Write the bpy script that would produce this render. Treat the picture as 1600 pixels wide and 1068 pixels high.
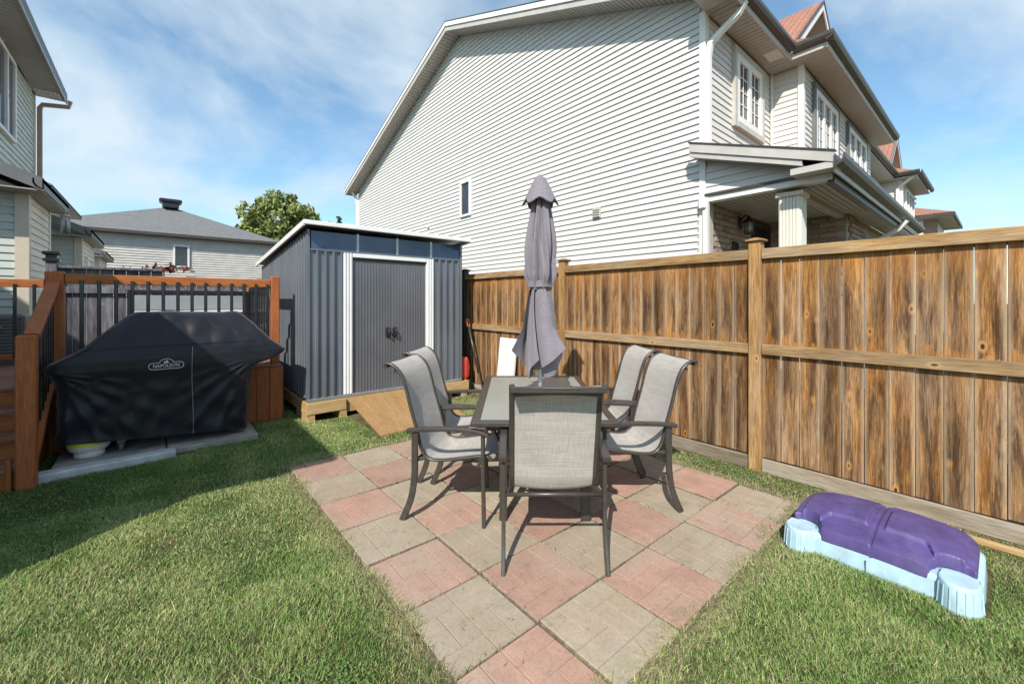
import bpy, bmesh, math, random
import numpy as np
from mathutils import Vector, Matrix
for _o in list(bpy.data.objects): bpy.data.objects.remove(_o)
SC = bpy.context.scene
COL = SC.collection
random.seed(7)
R = math.radians
# ------------------------------------------------------------------ camera
HEAD = 40.3                                   # camera heading, clockwise from +Y (the fence runs along Y)
cam = bpy.data.cameras.new('camera'); camo = bpy.data.objects.new('camera', cam); COL.objects.link(camo)
camo.location = (0, 0, 1.5); camo.rotation_euler = (R(90), 0, -R(HEAD))
cam.sensor_width = 36; cam.lens = 36*650/1600; cam.shift_y = -63/1600
cam.clip_start = 0.05; cam.clip_end = 2000
SC.camera = camo
# ------------------------------------------------------------------ sky and sun
SUN_EL, SUN_AZ = 41.5, 237.0                  # azimuth of the sun, clockwise from +Y
w = bpy.data.worlds.new('World'); SC.world = w; w.use_nodes = True
nt = w.node_tree; N = nt.nodes; L = nt.links
bg = N['Background']
sky = N.new('ShaderNodeTexSky'); sky.sky_type = 'NISHITA'; sky.sun_disc = False
sky.sun_elevation = R(SUN_EL); sky.sun_rotation = R(SUN_AZ)
sky.air_density = 1.0; sky.dust_density = 0.6; sky.ozone_density = 1.4; sky.altitude = 80
tc = N.new('ShaderNodeTexCoord')
sep = N.new('ShaderNodeSeparateXYZ'); L.new(tc.outputs['Generated'], sep.inputs[0])
zz = N.new('ShaderNodeMath'); zz.operation = 'MAXIMUM'; L.new(sep.outputs['Z'], zz.inputs[0]); zz.inputs[1].default_value = 0.0
za = N.new('ShaderNodeMath'); za.operation = 'ADD'; L.new(zz.outputs[0], za.inputs[0]); za.inputs[1].default_value = 0.42
dx = N.new('ShaderNodeMath'); dx.operation = 'DIVIDE'; L.new(sep.outputs['X'], dx.inputs[0]); L.new(za.outputs[0], dx.inputs[1])
dy = N.new('ShaderNodeMath'); dy.operation = 'DIVIDE'; L.new(sep.outputs['Y'], dy.inputs[0]); L.new(za.outputs[0], dy.inputs[1])
cmb = N.new('ShaderNodeCombineXYZ'); L.new(dx.outputs[0], cmb.inputs[0]); L.new(dy.outputs[0], cmb.inputs[1]); cmb.inputs[2].default_value = 9.4
cn = N.new('ShaderNodeTexNoise'); cn.inputs['Scale'].default_value = 1.7; cn.inputs['Detail'].default_value = 7; cn.inputs['Roughness'].default_value = 0.56; cn.inputs['Distortion'].default_value = 0.25
L.new(cmb.outputs[0], cn.inputs['Vector'])
cr = N.new('ShaderNodeValToRGB'); cr.color_ramp.elements[0].position = 0.44; cr.color_ramp.elements[0].color = (0.06, 0.06, 0.06, 1)
cr.color_ramp.elements[1].position = 0.66; cr.color_ramp.elements[1].color = (0.88, 0.88, 0.88, 1)
L.new(cn.outputs['Fac'], cr.inputs[0])
mx = N.new('ShaderNodeMix'); mx.data_type = 'RGBA'; L.new(cr.outputs[0], mx.inputs[0]); tint = N.new('ShaderNodeMix'); tint.data_type = 'RGBA'; tint.blend_type = 'MULTIPLY'; tint.inputs[0].default_value = 1.0; L.new(sky.outputs[0], tint.inputs[6]); tint.inputs[7].default_value = (1.06, 1.32, 1.32, 1)
L.new(tint.outputs[2], mx.inputs[6]); mx.inputs[7].default_value = (5.1, 5.9, 6.4, 1)
L.new(mx.outputs[2], bg.inputs[0]); bg.inputs[1].default_value = 0.125
sl = bpy.data.lights.new('sun', 'SUN'); sl.energy = 5.0; sl.angle = R(0.53); sl.color = (1.0, 0.935, 0.84)
so = bpy.data.objects.new('sun', sl); COL.objects.link(so)
_a = R(SUN_AZ); sd = Vector((math.sin(_a)*math.cos(R(SUN_EL)), math.cos(_a)*math.cos(R(SUN_EL)), math.sin(R(SUN_EL))))
so.rotation_euler = sd.to_track_quat('Z', 'Y').to_euler(); so.location = (-8, -6, 12)
SC.view_settings.view_transform = 'Standard'; SC.view_settings.look = 'None'; SC.view_settings.gamma = 1; SC.view_settings.exposure = 0.32
SC.render.resolution_x = 1024; SC.render.resolution_y = 683
# ------------------------------------------------------------------ materials
MATS = {}
def newmat(name):
    m = bpy.data.materials.new(name); m.use_nodes = True; MATS[name] = m
    return m, m.node_tree.nodes, m.node_tree.links, m.node_tree.nodes['Principled BSDF']
def c4(c): return (c[0], c[1], c[2], 1)
def ramp(N, stops):
    r = N.new('ShaderNodeValToRGB'); e = r.color_ramp.elements
    while len(e) < len(stops): e.new(0.5)
    for i, (p, c) in enumerate(stops): e[i].position = p; e[i].color = c4(c) if not isinstance(c, (int, float)) else (c, c, c, 1)
    return r
def coords(N, L, scale=(1,1,1), rnd=True, kind='Object'):
    tc = N.new('ShaderNodeTexCoord'); mp = N.new('ShaderNodeMapping'); mp.inputs['Scale'].default_value = scale
    if rnd:
        oi = N.new('ShaderNodeObjectInfo'); mu = N.new('ShaderNodeVectorMath'); mu.operation = 'SCALE'
        cb = N.new('ShaderNodeCombineXYZ')
        for i in range(3): L.new(oi.outputs['Random'], cb.inputs[i])
        mu.inputs['Scale'].default_value = 57.0; L.new(cb.outputs[0], mu.inputs[0])
        ad = N.new('ShaderNodeVectorMath'); ad.operation = 'ADD'; L.new(tc.outputs[kind], ad.inputs[0]); L.new(mu.outputs[0], ad.inputs[1])
        L.new(ad.outputs[0], mp.inputs['Vector'])
    else: L.new(tc.outputs[kind], mp.inputs['Vector'])
    return mp.outputs[0]
def noise(N, L, vec, scale, detail=5, rough=0.55, dist=0.0):
    n = N.new('ShaderNodeTexNoise'); n.inputs['Scale'].default_value = scale; n.inputs['Detail'].default_value = detail
    n.inputs['Roughness'].default_value = rough; n.inputs['Distortion'].default_value = dist; L.new(vec, n.inputs['Vector']); return n.outputs['Fac']
def mixc(N, L, fac, a, b, mode='MIX'):
    m = N.new('ShaderNodeMix'); m.data_type = 'RGBA'; m.blend_type = mode
    if isinstance(fac, (int, float)): m.inputs[0].default_value = fac
    else: L.new(fac, m.inputs[0])
    for s, v in ((6, a), (7, b)):
        if isinstance(v, tuple): m.inputs[s].default_value = c4(v)
        else: L.new(v, m.inputs[s])
    return m.outputs[2]
def bump(N, L, b, height, strength=0.3, dist=0.01):
    bp = N.new('ShaderNodeBump'); bp.inputs['Strength'].default_value = strength; bp.inputs['Distance'].default_value = dist
    L.new(height, bp.inputs['Height']); L.new(bp.outputs[0], b.inputs['Normal'])
def plain(name, col, rough=0.6, metal=0.0, var=0.12, nscale=6.0, bmp=0.0, bscale=60.0, stretch=(1,1,1), spec=0.5, rnd=True, dirt=None, objvar=0.0):
    """a surface colour with uneven tone, faint dirt and fine relief"""
    m, N, L, b = newmat(name)
    v = coords(N, L, stretch, rnd)
    n1 = noise(N, L, v, nscale, 6, 0.6)
    lo = tuple(max(0, x*(1-var*1.6)) for x in col); hi = tuple(min(1, x*(1+var)) for x in col)
    r = ramp(N, [(0.3, lo), (0.7, hi)]); L.new(n1, r.inputs[0]); out = r.outputs[0]
    if dirt:
        n2 = noise(N, L, v, nscale*0.37, 8, 0.7); r2 = ramp(N, [(0.52, 0.0), (0.75, 1.0)]); L.new(n2, r2.inputs[0])
        ml = N.new('ShaderNodeMath'); ml.operation = 'MULTIPLY'; L.new(r2.outputs[0], ml.inputs[0]); ml.inputs[1].default_value = dirt[1]
        out = mixc(N, L, ml.outputs[0], out, dirt[0])
    if objvar:
        oi = N.new('ShaderNodeObjectInfo'); hs = N.new('ShaderNodeHueSaturation')
        mr = N.new('ShaderNodeMapRange'); L.new(oi.outputs['Random'], mr.inputs[0]); mr.inputs[3].default_value = 1-objvar; mr.inputs[4].default_value = 1+objvar
        L.new(mr.outputs[0], hs.inputs['Value']); L.new(out, hs.inputs['Color']); out = hs.outputs[0]
    L.new(out, b.inputs['Base Color']); b.inputs['Roughness'].default_value = rough; b.inputs['Metallic'].default_value = metal
    b.inputs['Specular IOR Level'].default_value = spec
    if bmp: bump(N, L, b, noise(N, L, v, bscale, 4, 0.6), bmp, 0.004)
    return m
plain('siding_white', (0.60, 0.588, 0.565), 0.55, var=0.05, nscale=3, bmp=0.25, bscale=90, stretch=(0.25,0.25,1), dirt=((0.5,0.48,0.44),0.25), objvar=0.025)
plain('siding_cream', (0.66, 0.63, 0.55), 0.55, var=0.05, nscale=3, bmp=0.2, bscale=90, dirt=((0.45,0.42,0.36),0.25), objvar=0.03)
plain('siding_sage', (0.50, 0.545, 0.50), 0.55, var=0.06, nscale=3, bmp=0.2, bscale=90, dirt=((0.36,0.37,0.33),0.3), objvar=0.03)
plain('siding_grey', (0.52, 0.50, 0.47), 0.6, var=0.08, nscale=2, dirt=((0.4,0.38,0.35),0.3))
plain('trim_white', (0.74, 0.73, 0.70), 0.45, var=0.04, nscale=4, dirt=((0.55,0.52,0.46),0.25))
plain('trim_beige', (0.60, 0.53, 0.43), 0.5, var=0.05, nscale=4)
plain('trim_taupe', (0.47, 0.445, 0.41), 0.45, var=0.06, nscale=5, dirt=((0.3,0.27,0.24),0.3))
plain('soffit', (0.39, 0.365, 0.33), 0.55, var=0.05, nscale=5)
plain('gutter_dark', (0.062, 0.052, 0.045), 0.4, var=0.12, nscale=6, dirt=((0.2,0.18,0.15),0.25))
plain('fascia_grey', (0.15, 0.146, 0.146), 0.4, var=0.1, nscale=5)
plain('downspout_brown', (0.36, 0.25, 0.18), 0.4, var=0.08)
plain('metal_black', (0.018, 0.018, 0.021), 0.22, var=0.2, nscale=20)
plain('metal_dark', (0.05, 0.043, 0.038), 0.34, var=0.16, nscale=18, bmp=0.05, bscale=200, spec=0.6)
plain('shed_metal', (0.15, 0.168, 0.198), 0.30, metal=0.25, var=0.12, nscale=2.2, stretch=(1,1,0.4), spec=0.6, dirt=((0.17,0.18,0.20),0.35))
plain('shed_door', (0.135, 0.142, 0.16), 0.32, metal=0.25, var=0.10, nscale=2.5, stretch=(1,1,0.5), spec=0.6, dirt=((0.18,0.19,0.2),0.3))
plain('shed_white', (0.74, 0.745, 0.75), 0.35, var=0.04, nscale=5, dirt=((0.5,0.5,0.5),0.2))
plain('galvanised', (0.42, 0.44, 0.46), 0.35, metal=0.7, var=0.12, nscale=20)
plain('concrete', (0.50, 0.51, 0.52), 0.9, var=0.14, nscale=9, bmp=0.4, bscale=120, dirt=((0.2,0.2,0.18),0.5))
plain('concrete_old', (0.33, 0.31, 0.28), 0.95, var=0.2, nscale=7, bmp=0.5, bscale=90, dirt=((0.12,0.12,0.09),0.6))
plain('white_paint', (0.70, 0.70, 0.68), 0.45, var=0.06, nscale=8, dirt=((0.4,0.38,0.33),0.4))
plain('plastic_purple', (0.085, 0.062, 0.20), 0.52, var=0.2, nscale=9, bmp=0.05, bscale=120, dirt=((0.15,0.12,0.25),0.6))
plain('plastic_blue', (0.40, 0.57, 0.67), 0.55, var=0.13, nscale=9, bmp=0.04, bscale=120, dirt=((0.36,0.40,0.38),0.6))
plain('plastic_red', (0.55, 0.06, 0.035), 0.4, var=0.1)
plain('plastic_orange', (0.62, 0.17, 0.06), 0.4, var=0.1)
plain('plastic_black', (0.02, 0.02, 0.022), 0.4, var=0.1)
plain('bark', (0.11, 0.085, 0.06), 0.9, var=0.3, nscale=8, bmp=0.6, bscale=20, stretch=(1,1,0.3))
plain('leaf', (0.22, 0.27, 0.075), 0.6, var=0.4, nscale=0.6, rnd=False, dirt=((0.40,0.34,0.08),0.6))
plain('leaf_dark', (0.045, 0.075, 0.035), 0.65, var=0.4, nscale=1.2, rnd=False)
plain('leaf_red', (0.25, 0.05, 0.04), 0.6, var=0.4, nscale=3)
plain('thread_white', (0.62, 0.62, 0.64), 0.7, var=0.05)
plain('yellow_label', (0.60, 0.62, 0.05), 0.5, var=0.05)
plain('brick_mortar', (0.34, 0.30, 0.26), 0.95, var=0.1, nscale=12)
plain('interior_dark', (0.03, 0.028, 0.027), 0.6)
plain('cushion', (0.40, 0.40, 0.41), 0.8, var=0.1)
plain('steel_pale', (0.40, 0.42, 0.45), 0.35, metal=0.4, var=0.06)
# bricks
def brick_mat():
    m, N, L, b = newmat('brick')
    v = coords(N, L, (1,1,1), True); n = noise(N, L, v, 22, 6, 0.7)
    oi = N.new('ShaderNodeObjectInfo'); r0 = ramp(N, [(0.0,(0.30,0.20,0.15)),(0.4,(0.40,0.29,0.225)),(0.75,(0.34,0.25,0.20)),(1.0,(0.25,0.175,0.14))]); L.new(oi.outputs['Random'], r0.inputs[0])
    r1 = ramp(N, [(0.3, 0.62), (0.7, 1.0)]); L.new(n, r1.inputs[0])
    L.new(mixc(N, L, 1.0, r0.outputs[0], r1.outputs[0], 'MULTIPLY'), b.inputs['Base Color']); b.inputs['Roughness'].default_value = 0.9
    bump(N, L, b, n, 0.5, 0.006)
brick_mat()
# timber: grain along local Z (length), knots, weathering
def wood(name, dark, mid, light, grey, gfac=0.3, length='z', rough=0.7, knots=True, edge=0.0, half=0.07, gscale=1.0, objvar=0.18, streak=0.6, shelter=False):
    m, N, L, b = newmat(name)
    s = {'z': (1,1,0.09), 'x': (0.09,1,1), 'y': (1,0.09,1)}[length]
    v = coords(N, L, s, True)
    n1 = noise(N, L, v, 75*gscale, 6, 0.65, 0.5)
    n2 = noise(N, L, v, 17*gscale, 4, 0.55, 0.6)
    r = ramp(N, [(0.34, dark), (0.48, mid), (0.60, light), (0.74, mid)]); 
    av = N.new('ShaderNodeMath'); av.operation = 'MULTIPLY_ADD'; L.new(n1, av.inputs[0]); av.inputs[1].default_value = 0.5
    hm = N.new('ShaderNodeMath'); hm.operation = 'MULTIPLY'; L.new(n2, hm.inputs[0]); hm.inputs[1].default_value = 0.5; L.new(hm.outputs[0], av.inputs[2])
    L.new(av.outputs[0], r.inputs[0]); out = r.outputs[0]
    s3 = {'z': (1,1,0.11), 'x': (0.11,1,1), 'y': (1,0.11,1)}[length]
    v3 = coords(N, L, s3, True)
    n3 = noise(N, L, v3, 10.0, 6, 0.68, 0.4); r3 = ramp(N, [(0.42, 0.0), (0.68, 1.0)]); L.new(n3, r3.inputs[0])
    g = N.new('ShaderNodeMath'); g.operation = 'MULTIPLY'; L.new(r3.outputs[0], g.inputs[0]); g.inputs[1].default_value = gfac
    out = mixc(N, L, g.outputs[0], out, grey)
    # dark water streaks
    n4 = noise(N, L, v3, 13.0, 7, 0.74, 0.3); r4 = ramp(N, [(0.44, 0.0), (0.62, 1.0)]); L.new(n4, r4.inputs[0])
    g4 = N.new('ShaderNodeMath'); g4.operation = 'MULTIPLY'; L.new(r4.outputs[0], g4.inputs[0]); g4.inputs[1].default_value = streak
    out = mixc(N, L, g4.outputs[0], out, tuple(x*0.62 for x in dark))
    vw = coords(N, L, {'z': (1,1,0.10), 'x': (0.10,1,1), 'y': (1,0.10,1)}[length], True)
    wv = N.new('ShaderNodeTexWave'); wv.wave_type = 'BANDS'; wv.bands_direction = {'z': 'Y', 'x': 'Z', 'y': 'Z'}[length]; wv.inputs['Scale'].default_value = 26; wv.inputs['Distortion'].default_value = 9; wv.inputs['Detail'].default_value = 3; wv.inputs['Detail Scale'].default_value = 1.2; L.new(vw, wv.inputs['Vector'])
    rw_ = ramp(N, [(0.0, 0.66), (0.45, 1.0), (1.0, 1.0)]); L.new(wv.outputs['Fac'], rw_.inputs[0]); out = mixc(N, L, 0.85 if gscale > 1.1 else 0.4, out, rw_.outputs[0], 'MULTIPLY')
    ng = noise(N, L, coords(N, L, {'z': (1,1,0.03), 'x': (0.03,1,1), 'y': (1,0.03,1)}[length], True), 260, 3, 0.6); rg_ = ramp(N, [(0.35, 0.62), (0.6, 1.08)]); L.new(ng, rg_.inputs[0]); out = mixc(N, L, 0.8, out, rg_.outputs[0], 'MULTIPLY')
    h = n1
    if knots:
        sk = {'z': (0.06,1,0.5), 'x': (0.5,0.06,1), 'y': (0.06,0.5,1)}[length]
        vk = coords(N, L, sk, True)
        vo = N.new('ShaderNodeTexVoronoi'); vo.inputs['Scale'].default_value = 6.0; vo.inputs['Randomness'].default_value = 1.0; L.new(vk, vo.inputs['Vector'])
        rk = ramp(N, [(0.02, 1.0), (0.04, 0.85), (0.06, 0.0)]); L.new(vo.outputs['Distance'], rk.inputs[0])
        rl = ramp(N, [(0.055, 0.0), (0.075, 0.65), (0.15, 0.0)]); L.new(vo.outputs['Distance'], rl.inputs[0])
        out = mixc(N, L, rl.outputs[0], out, tuple(min(1, x*1.1) for x in light))
        out = mixc(N, L, rk.outputs[0], out, tuple(x*0.4 for x in dark))
    if edge:
        tc = N.new('ShaderNodeTexCoord'); sp = N.new('ShaderNodeSeparateXYZ'); L.new(tc.outputs['Object'], sp.inputs[0])
        ab = N.new('ShaderNodeMath'); ab.operation = 'ABSOLUTE'; L.new(sp.outputs['Y'], ab.inputs[0])
        ne = noise(N, L, v3, 12, 4, 0.6); ad = N.new('ShaderNodeMath'); ad.operation = 'MULTIPLY_ADD'; L.new(ne, ad.inputs[0]); ad.inputs[1].default_value = 0.03; L.new(ab.outputs[0], ad.inputs[2])
        mr = N.new('ShaderNodeMapRange'); L.new(ad.outputs[0], mr.inputs[0]); mr.inputs[1].default_value = half; mr.inputs[2].default_value = half+0.022; mr.inputs[3].default_value = 0; mr.inputs[4].default_value = edge
        out = mixc(N, L, mr.outputs[0], out, grey)
    if shelter:                                            # stain kept fresh just below the rails
        tz = N.new('ShaderNodeTexCoord'); sz = N.new('ShaderNodeSeparateXYZ'); L.new(tz.outputs['Object'], sz.inputs[0])
        nz = noise(N, L, coords(N, L, (1,1,0.12), True), 16, 4, 0.6); az = N.new('ShaderNodeMath'); az.operation = 'MULTIPLY_ADD'; L.new(nz, az.inputs[0]); az.inputs[1].default_value = -0.5; L.new(sz.outputs['Z'], az.inputs[2])
        rz_ = ramp(N, [(0.0, 0.0), (0.30, 0.0), (0.395, 0.6), (0.40, 0.0), (0.60, 0.0), (0.83, 0.85)])
        hz_ = N.new('ShaderNodeMath'); hz_.operation = 'MULTIPLY'; L.new(az.outputs[0], hz_.inputs[0]); hz_.inputs[1].default_value = 0.5; L.new(hz_.outputs[0], rz_.inputs[0])
        rw = ramp(N, [(0.35, (0.24,0.085,0.018)), (0.65, (0.50,0.245,0.06))]); L.new(n1, rw.inputs[0])
        out = mixc(N, L, rz_.outputs[0], out, rw.outputs[0])
    oi = N.new('ShaderNodeObjectInfo'); hs = N.new('ShaderNodeHueSaturation')
    mr = N.new('ShaderNodeMapRange'); L.new(oi.outputs['Random'], mr.inputs[0]); mr.inputs[3].default_value = 1-objvar; mr.inputs[4].default_value = 1+objvar
    L.new(mr.outputs[0], hs.inputs['Value']); L.new(out, hs.inputs['Color'])
    L.new(hs.outputs[0], b.inputs['Base Color']); b.inputs['Roughness'].default_value = rough; b.inputs['Specular IOR Level'].default_value = 0.3
    bump(N, L, b, h, 0.35, 0.004)
wood('fence_wood', (0.062,0.026,0.009), (0.24,0.102,0.027), (0.43,0.215,0.06), (0.44,0.335,0.23), 0.55, 'z', edge=0.5, half=0.058, objvar=0.27, streak=0.85, gscale=1.25, shelter=True)
wood('fence_rail', (0.17,0.09,0.035), (0.34,0.195,0.075), (0.46,0.30,0.135), (0.42,0.35,0.255), 0.75, 'y', objvar=0.12, streak=0.35)
wood('fence_post', (0.16,0.08,0.028), (0.36,0.19,0.065), (0.47,0.28,0.105), (0.43,0.34,0.24), 0.4, 'z', objvar=0.1, streak=0.3)
wood('kick_wood', (0.17,0.125,0.08), (0.28,0.225,0.16), (0.37,0.31,0.23), (0.38,0.35,0.30), 0.7, 'y', streak=0.25)
wood('grey_wood', (0.045,0.043,0.052), (0.125,0.12,0.14), (0.21,0.20,0.22), (0.33,0.32,0.345), 0.5, 'z', objvar=0.25, streak=0.6)
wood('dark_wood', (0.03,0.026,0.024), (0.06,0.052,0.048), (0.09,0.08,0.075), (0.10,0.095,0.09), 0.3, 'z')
wood('deck_stain', (0.30,0.085,0.026), (0.38,0.112,0.036), (0.44,0.14,0.046), (0.42,0.16,0.07), 0.25, 'z', knots=False, rough=0.5, objvar=0.06, streak=0.12)
wood('deck_stain_x', (0.32,0.098,0.026), (0.42,0.135,0.036), (0.48,0.165,0.048), (0.44,0.17,0.07), 0.25, 'x', knots=False, rough=0.5, objvar=0.06, streak=0.1)
wood('deck_floor', (0.19,0.065,0.03), (0.30,0.115,0.06), (0.36,0.17,0.11), (0.42,0.33,0.29), 0.6, 'x', knots=False, objvar=0.1, streak=0.2)
wood('lumber_x', (0.36,0.21,0.08), (0.50,0.32,0.13), (0.58,0.40,0.19), (0.50,0.40,0.26), 0.3, 'x', objvar=0.06, streak=0.12)
wood('lumber_y', (0.36,0.21,0.08), (0.48,0.30,0.12), (0.56,0.38,0.18), (0.50,0.40,0.26), 0.3, 'y', objvar=0.06, streak=0.15)
wood('plywood', (0.29,0.165,0.065), (0.36,0.215,0.09), (0.40,0.25,0.115), (0.36,0.25,0.14), 0.3, 'y', knots=True, gscale=0.35, objvar=0.0, streak=0.16)
# fabrics
def fabric(name, col, scale=260, rough=0.85, var=0.12, trans=0.0, sheen=0.2):
    m, N, L, b = newmat(name)
    v = coords(N, L, (1,1,1), False)
    w1 = noise(N, L, coords(N, L, (1,0.05,0.05), False), scale, 2, 0.5); w2 = noise(N, L, coords(N, L, (0.05,0.3,0.9), False), scale*0.5, 2, 0.5)
    n = noise(N, L, v, 5, 4, 0.6)
    sm = N.new('ShaderNodeMath'); sm.operation = 'ADD'; L.new(w1, sm.inputs[0]); L.new(w2, sm.inputs[1])
    r = ramp(N, [(0.75, tuple(x*(1-var*2) for x in col)), (1.25, tuple(min(1, x*(1+var*1.5)) for x in col))])
    hf = N.new('ShaderNodeMath'); hf.operation = 'MULTIPLY'; L.new(sm.outputs[0], hf.inputs[0]); hf.inputs[1].default_value = 1.0; L.new(hf.outputs[0], r.inputs[0])
    r.color_ramp.elements[0].position = 0.8; r.color_ramp.elements[1].position = 1.0
    hf.inputs[1].default_value = 0.9
    r2 = ramp(N, [(0.3, 0.86), (0.7, 1.0)]); L.new(n, r2.inputs[0])
    out = mixc(N, L, 1.0, r.outputs[0], r2.outputs[0], 'MULTIPLY')
    L.new(out, b.inputs['Base Color']); b.inputs['Roughness'].default_value = rough; b.inputs['Sheen Weight'].default_value = sheen
    bump(N, L, b, sm.outputs[0], 0.2, 0.002)
    return m
fabric('sling', (0.395, 0.37, 0.34), var=0.06)
fabric('umbrella_cloth', (0.195, 0.175, 0.205), 400, 0.85, 0.05)
def cover_mat():
    m, N, L, b = newmat('cover_cloth')
    v = coords(N, L, (1,1,1), False); n = noise(N, L, v, 3.0, 6, 0.6)
    r = ramp(N, [(0.3, (0.0052,0.0058,0.010)), (0.7, (0.0085,0.0095,0.016))]); L.new(n, r.inputs[0]); L.new(r.outputs[0], b.inputs['Base Color'])
    b.inputs['Roughness'].default_value = 0.40; b.inputs['Specular IOR Level'].default_value = 0.32
    b.inputs['Sheen Weight'].default_value = 0.15
    n2 = noise(N, L, coords(N, L, (1,1,1.6), False), 5.0, 5, 0.55, 0.8); bump(N, L, b, n2, 0.12, 0.02)
cover_mat()
def glass(name, col=(0.02,0.025,0.03), rough=0.04, spec=0.6, var=0.3):
    m, N, L, b = newmat(name)
    n = noise(N, L, coords(N, L, (1,1,1), True), 1.5, 3, 0.5)
    r = ramp(N, [(0.35, tuple(x*(1-var) for x in col)), (0.65, tuple(x*(1+var) for x in col))]); L.new(n, r.inputs[0]); L.new(r.outputs[0], b.inputs['Base Color'])
    b.inputs['Roughness'].default_value = rough; b.inputs['Specular IOR Level'].default_value = spec
glass('window_glass', (0.03,0.035,0.04)); glass('shed_glass', (0.035,0.06,0.15), 0.06, 0.7, 0.5); glass('window_pale', (0.20,0.22,0.24), 0.08)  # shed panes: the blue of reflected sky is put into the base colour
glass('table_glass', (0.30,0.315,0.29), 0.22, 0.5, 0.06)  # base colour brightened to stand in for sky reflected in the tabletop
def lamp_glass():
    m, N, L, b = newmat('lamp_glass'); b.inputs['Base Color'].default_value = (0.55,0.57,0.58,1); b.inputs['Roughness'].default_value = 0.1; b.inputs['Transmission Weight'].default_value = 0.3
lamp_glass()
def shingle(name, a, c):
    m, N, L, b = newmat(name)
    v = coords(N, L, (1,1,1), False)
    bt = N.new('ShaderNodeTexBrick'); bt.inputs['Scale'].default_value = 3.4; bt.inputs['Brick Width'].default_value = 0.5; bt.inputs['Row Height'].default_value = 0.45; bt.inputs['Mortar Size'].default_value = 0.02
    bt.inputs['Color1'].default_value = c4(a); bt.inputs['Color2'].default_value = c4(c); bt.inputs['Mortar'].default_value = c4(tuple(x*0.4 for x in a)); L.new(v, bt.inputs['Vector'])
    n = noise(N, L, v, 40, 4, 0.7); r = ramp(N, [(0.3, 0.7), (0.7, 1.0)]); L.new(n, r.inputs[0])
    L.new(mixc(N, L, 1.0, bt.outputs['Color'], r.outputs[0], 'MULTIPLY'), b.inputs['Base Color']); b.inputs['Roughness'].default_value = 0.95
    bump(N, L, b, bt.outputs['Fac'], 0.4, 0.01)
shingle('shingle_red', (0.36,0.165,0.115), (0.42,0.20,0.14)); shingle('shingle_grey', (0.17,0.175,0.18), (0.21,0.215,0.22))
def paver_mat(name, col, stain):
    m, N, L, b = newmat(name)
    v = coords(N, L, (1,1,1), True)
    n1 = noise(N, L, v, 6, 7, 0.65); n2 = noise(N, L, v, 70, 4, 0.7); n3 = noise(N, L, v, 2.2, 5, 0.6)
    r = ramp(N, [(0.3, tuple(x*0.80 for x in col)), (0.55, col), (0.75, tuple(min(1,x*1.15) for x in col))]); L.new(n1, r.inputs[0])
    r3 = ramp(N, [(0.42, 0.0), (0.66, 0.85)]); L.new(n3, r3.inputs[0]); out = mixc(N, L, r3.outputs[0], r.outputs[0], stain)
    r2 = ramp(N, [(0.30, 0.78), (0.52, 1.0)]); L.new(n2, r2.inputs[0]); out = mixc(N, L, 1.0, out, r2.outputs[0], 'MULTIPLY')
    nd = noise(N, L, v, 11, 8, 0.75); rd_ = ramp(N, [(0.57, 0.0), (0.72, 0.7)]); L.new(nd, rd_.inputs[0]); out = mixc(N, L, rd_.outputs[0], out, (0.16,0.13,0.09))
    oi = N.new('ShaderNodeObjectInfo'); hs = N.new('ShaderNodeHueSaturation'); mr = N.new('ShaderNodeMapRange'); L.new(oi.outputs['Random'], mr.inputs[0]); mr.inputs[3].default_value = 0.9; mr.inputs[4].default_value = 1.08
    L.new(mr.outputs[0], hs.inputs['Value']); L.new(out, hs.inputs['Color']); L.new(hs.outputs[0], b.inputs['Base Color']); b.inputs['Roughness'].default_value = 0.92
    bump(N, L, b, n2, 0.45, 0.003)
paver_mat('paver_red', (0.385,0.235,0.18), (0.37,0.285,0.22)); paver_mat('paver_grey', (0.375,0.318,0.24), (0.345,0.27,0.195))
def ground_mat():
    m, N, L, b = newmat('soil')
    v = coords(N, L, (1,1,1), False); n = noise(N, L, v, 5, 8, 0.7); n2 = noise(N, L, v, 45, 5, 0.7)
    r = ramp(N, [(0.32, (0.08,0.085,0.035)), (0.52, (0.16,0.14,0.07)), (0.72, (0.28,0.22,0.13))]); L.new(n, r.inputs[0])
    r2 = ramp(N, [(0.3, 0.5), (0.65, 1.0)]); L.new(n2, r2.inputs[0])
    L.new(mixc(N, L, 1.0, r.outputs[0], r2.outputs[0], 'MULTIPLY'), b.inputs['Base Color']); b.inputs['Roughness'].default_value = 1.0; b.inputs['Specular IOR Level'].default_value = 0.1
    bump(N, L, b, n2, 0.8, 0.02)
ground_mat()
plain('paver_base_dark', (0.21, 0.165, 0.125), 1.0, var=0.3, nscale=25)  # darker tone of the slab bases, seen in the grooves and edges
plain('patio_sand', (0.12, 0.095, 0.065), 1.0, var=0.35, nscale=30, bmp=0.6, bscale=150, rnd=False)
def grass_mat():
    m, N, L, b = newmat('grass_blade')
    at = N.new('ShaderNodeAttribute'); at.attribute_name = 'Col'
    L.new(at.outputs['Color'], b.inputs['Base Color']); b.inputs['Roughness'].default_value = 0.6; b.inputs['Specular IOR Level'].default_value = 0.25
    tr = N.new('ShaderNodeBsdfTranslucent'); L.new(at.outputs['Color'], tr.inputs[0]); ms = N.new('ShaderNodeMixShader'); ms.inputs[0].default_value = 0.4
    L.new(b.outputs[0], ms.inputs[1]); L.new(tr.outputs[0], ms.inputs[2]); L.new(ms.outputs[0], N['Material Output'].inputs[0])
grass_mat()
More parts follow.
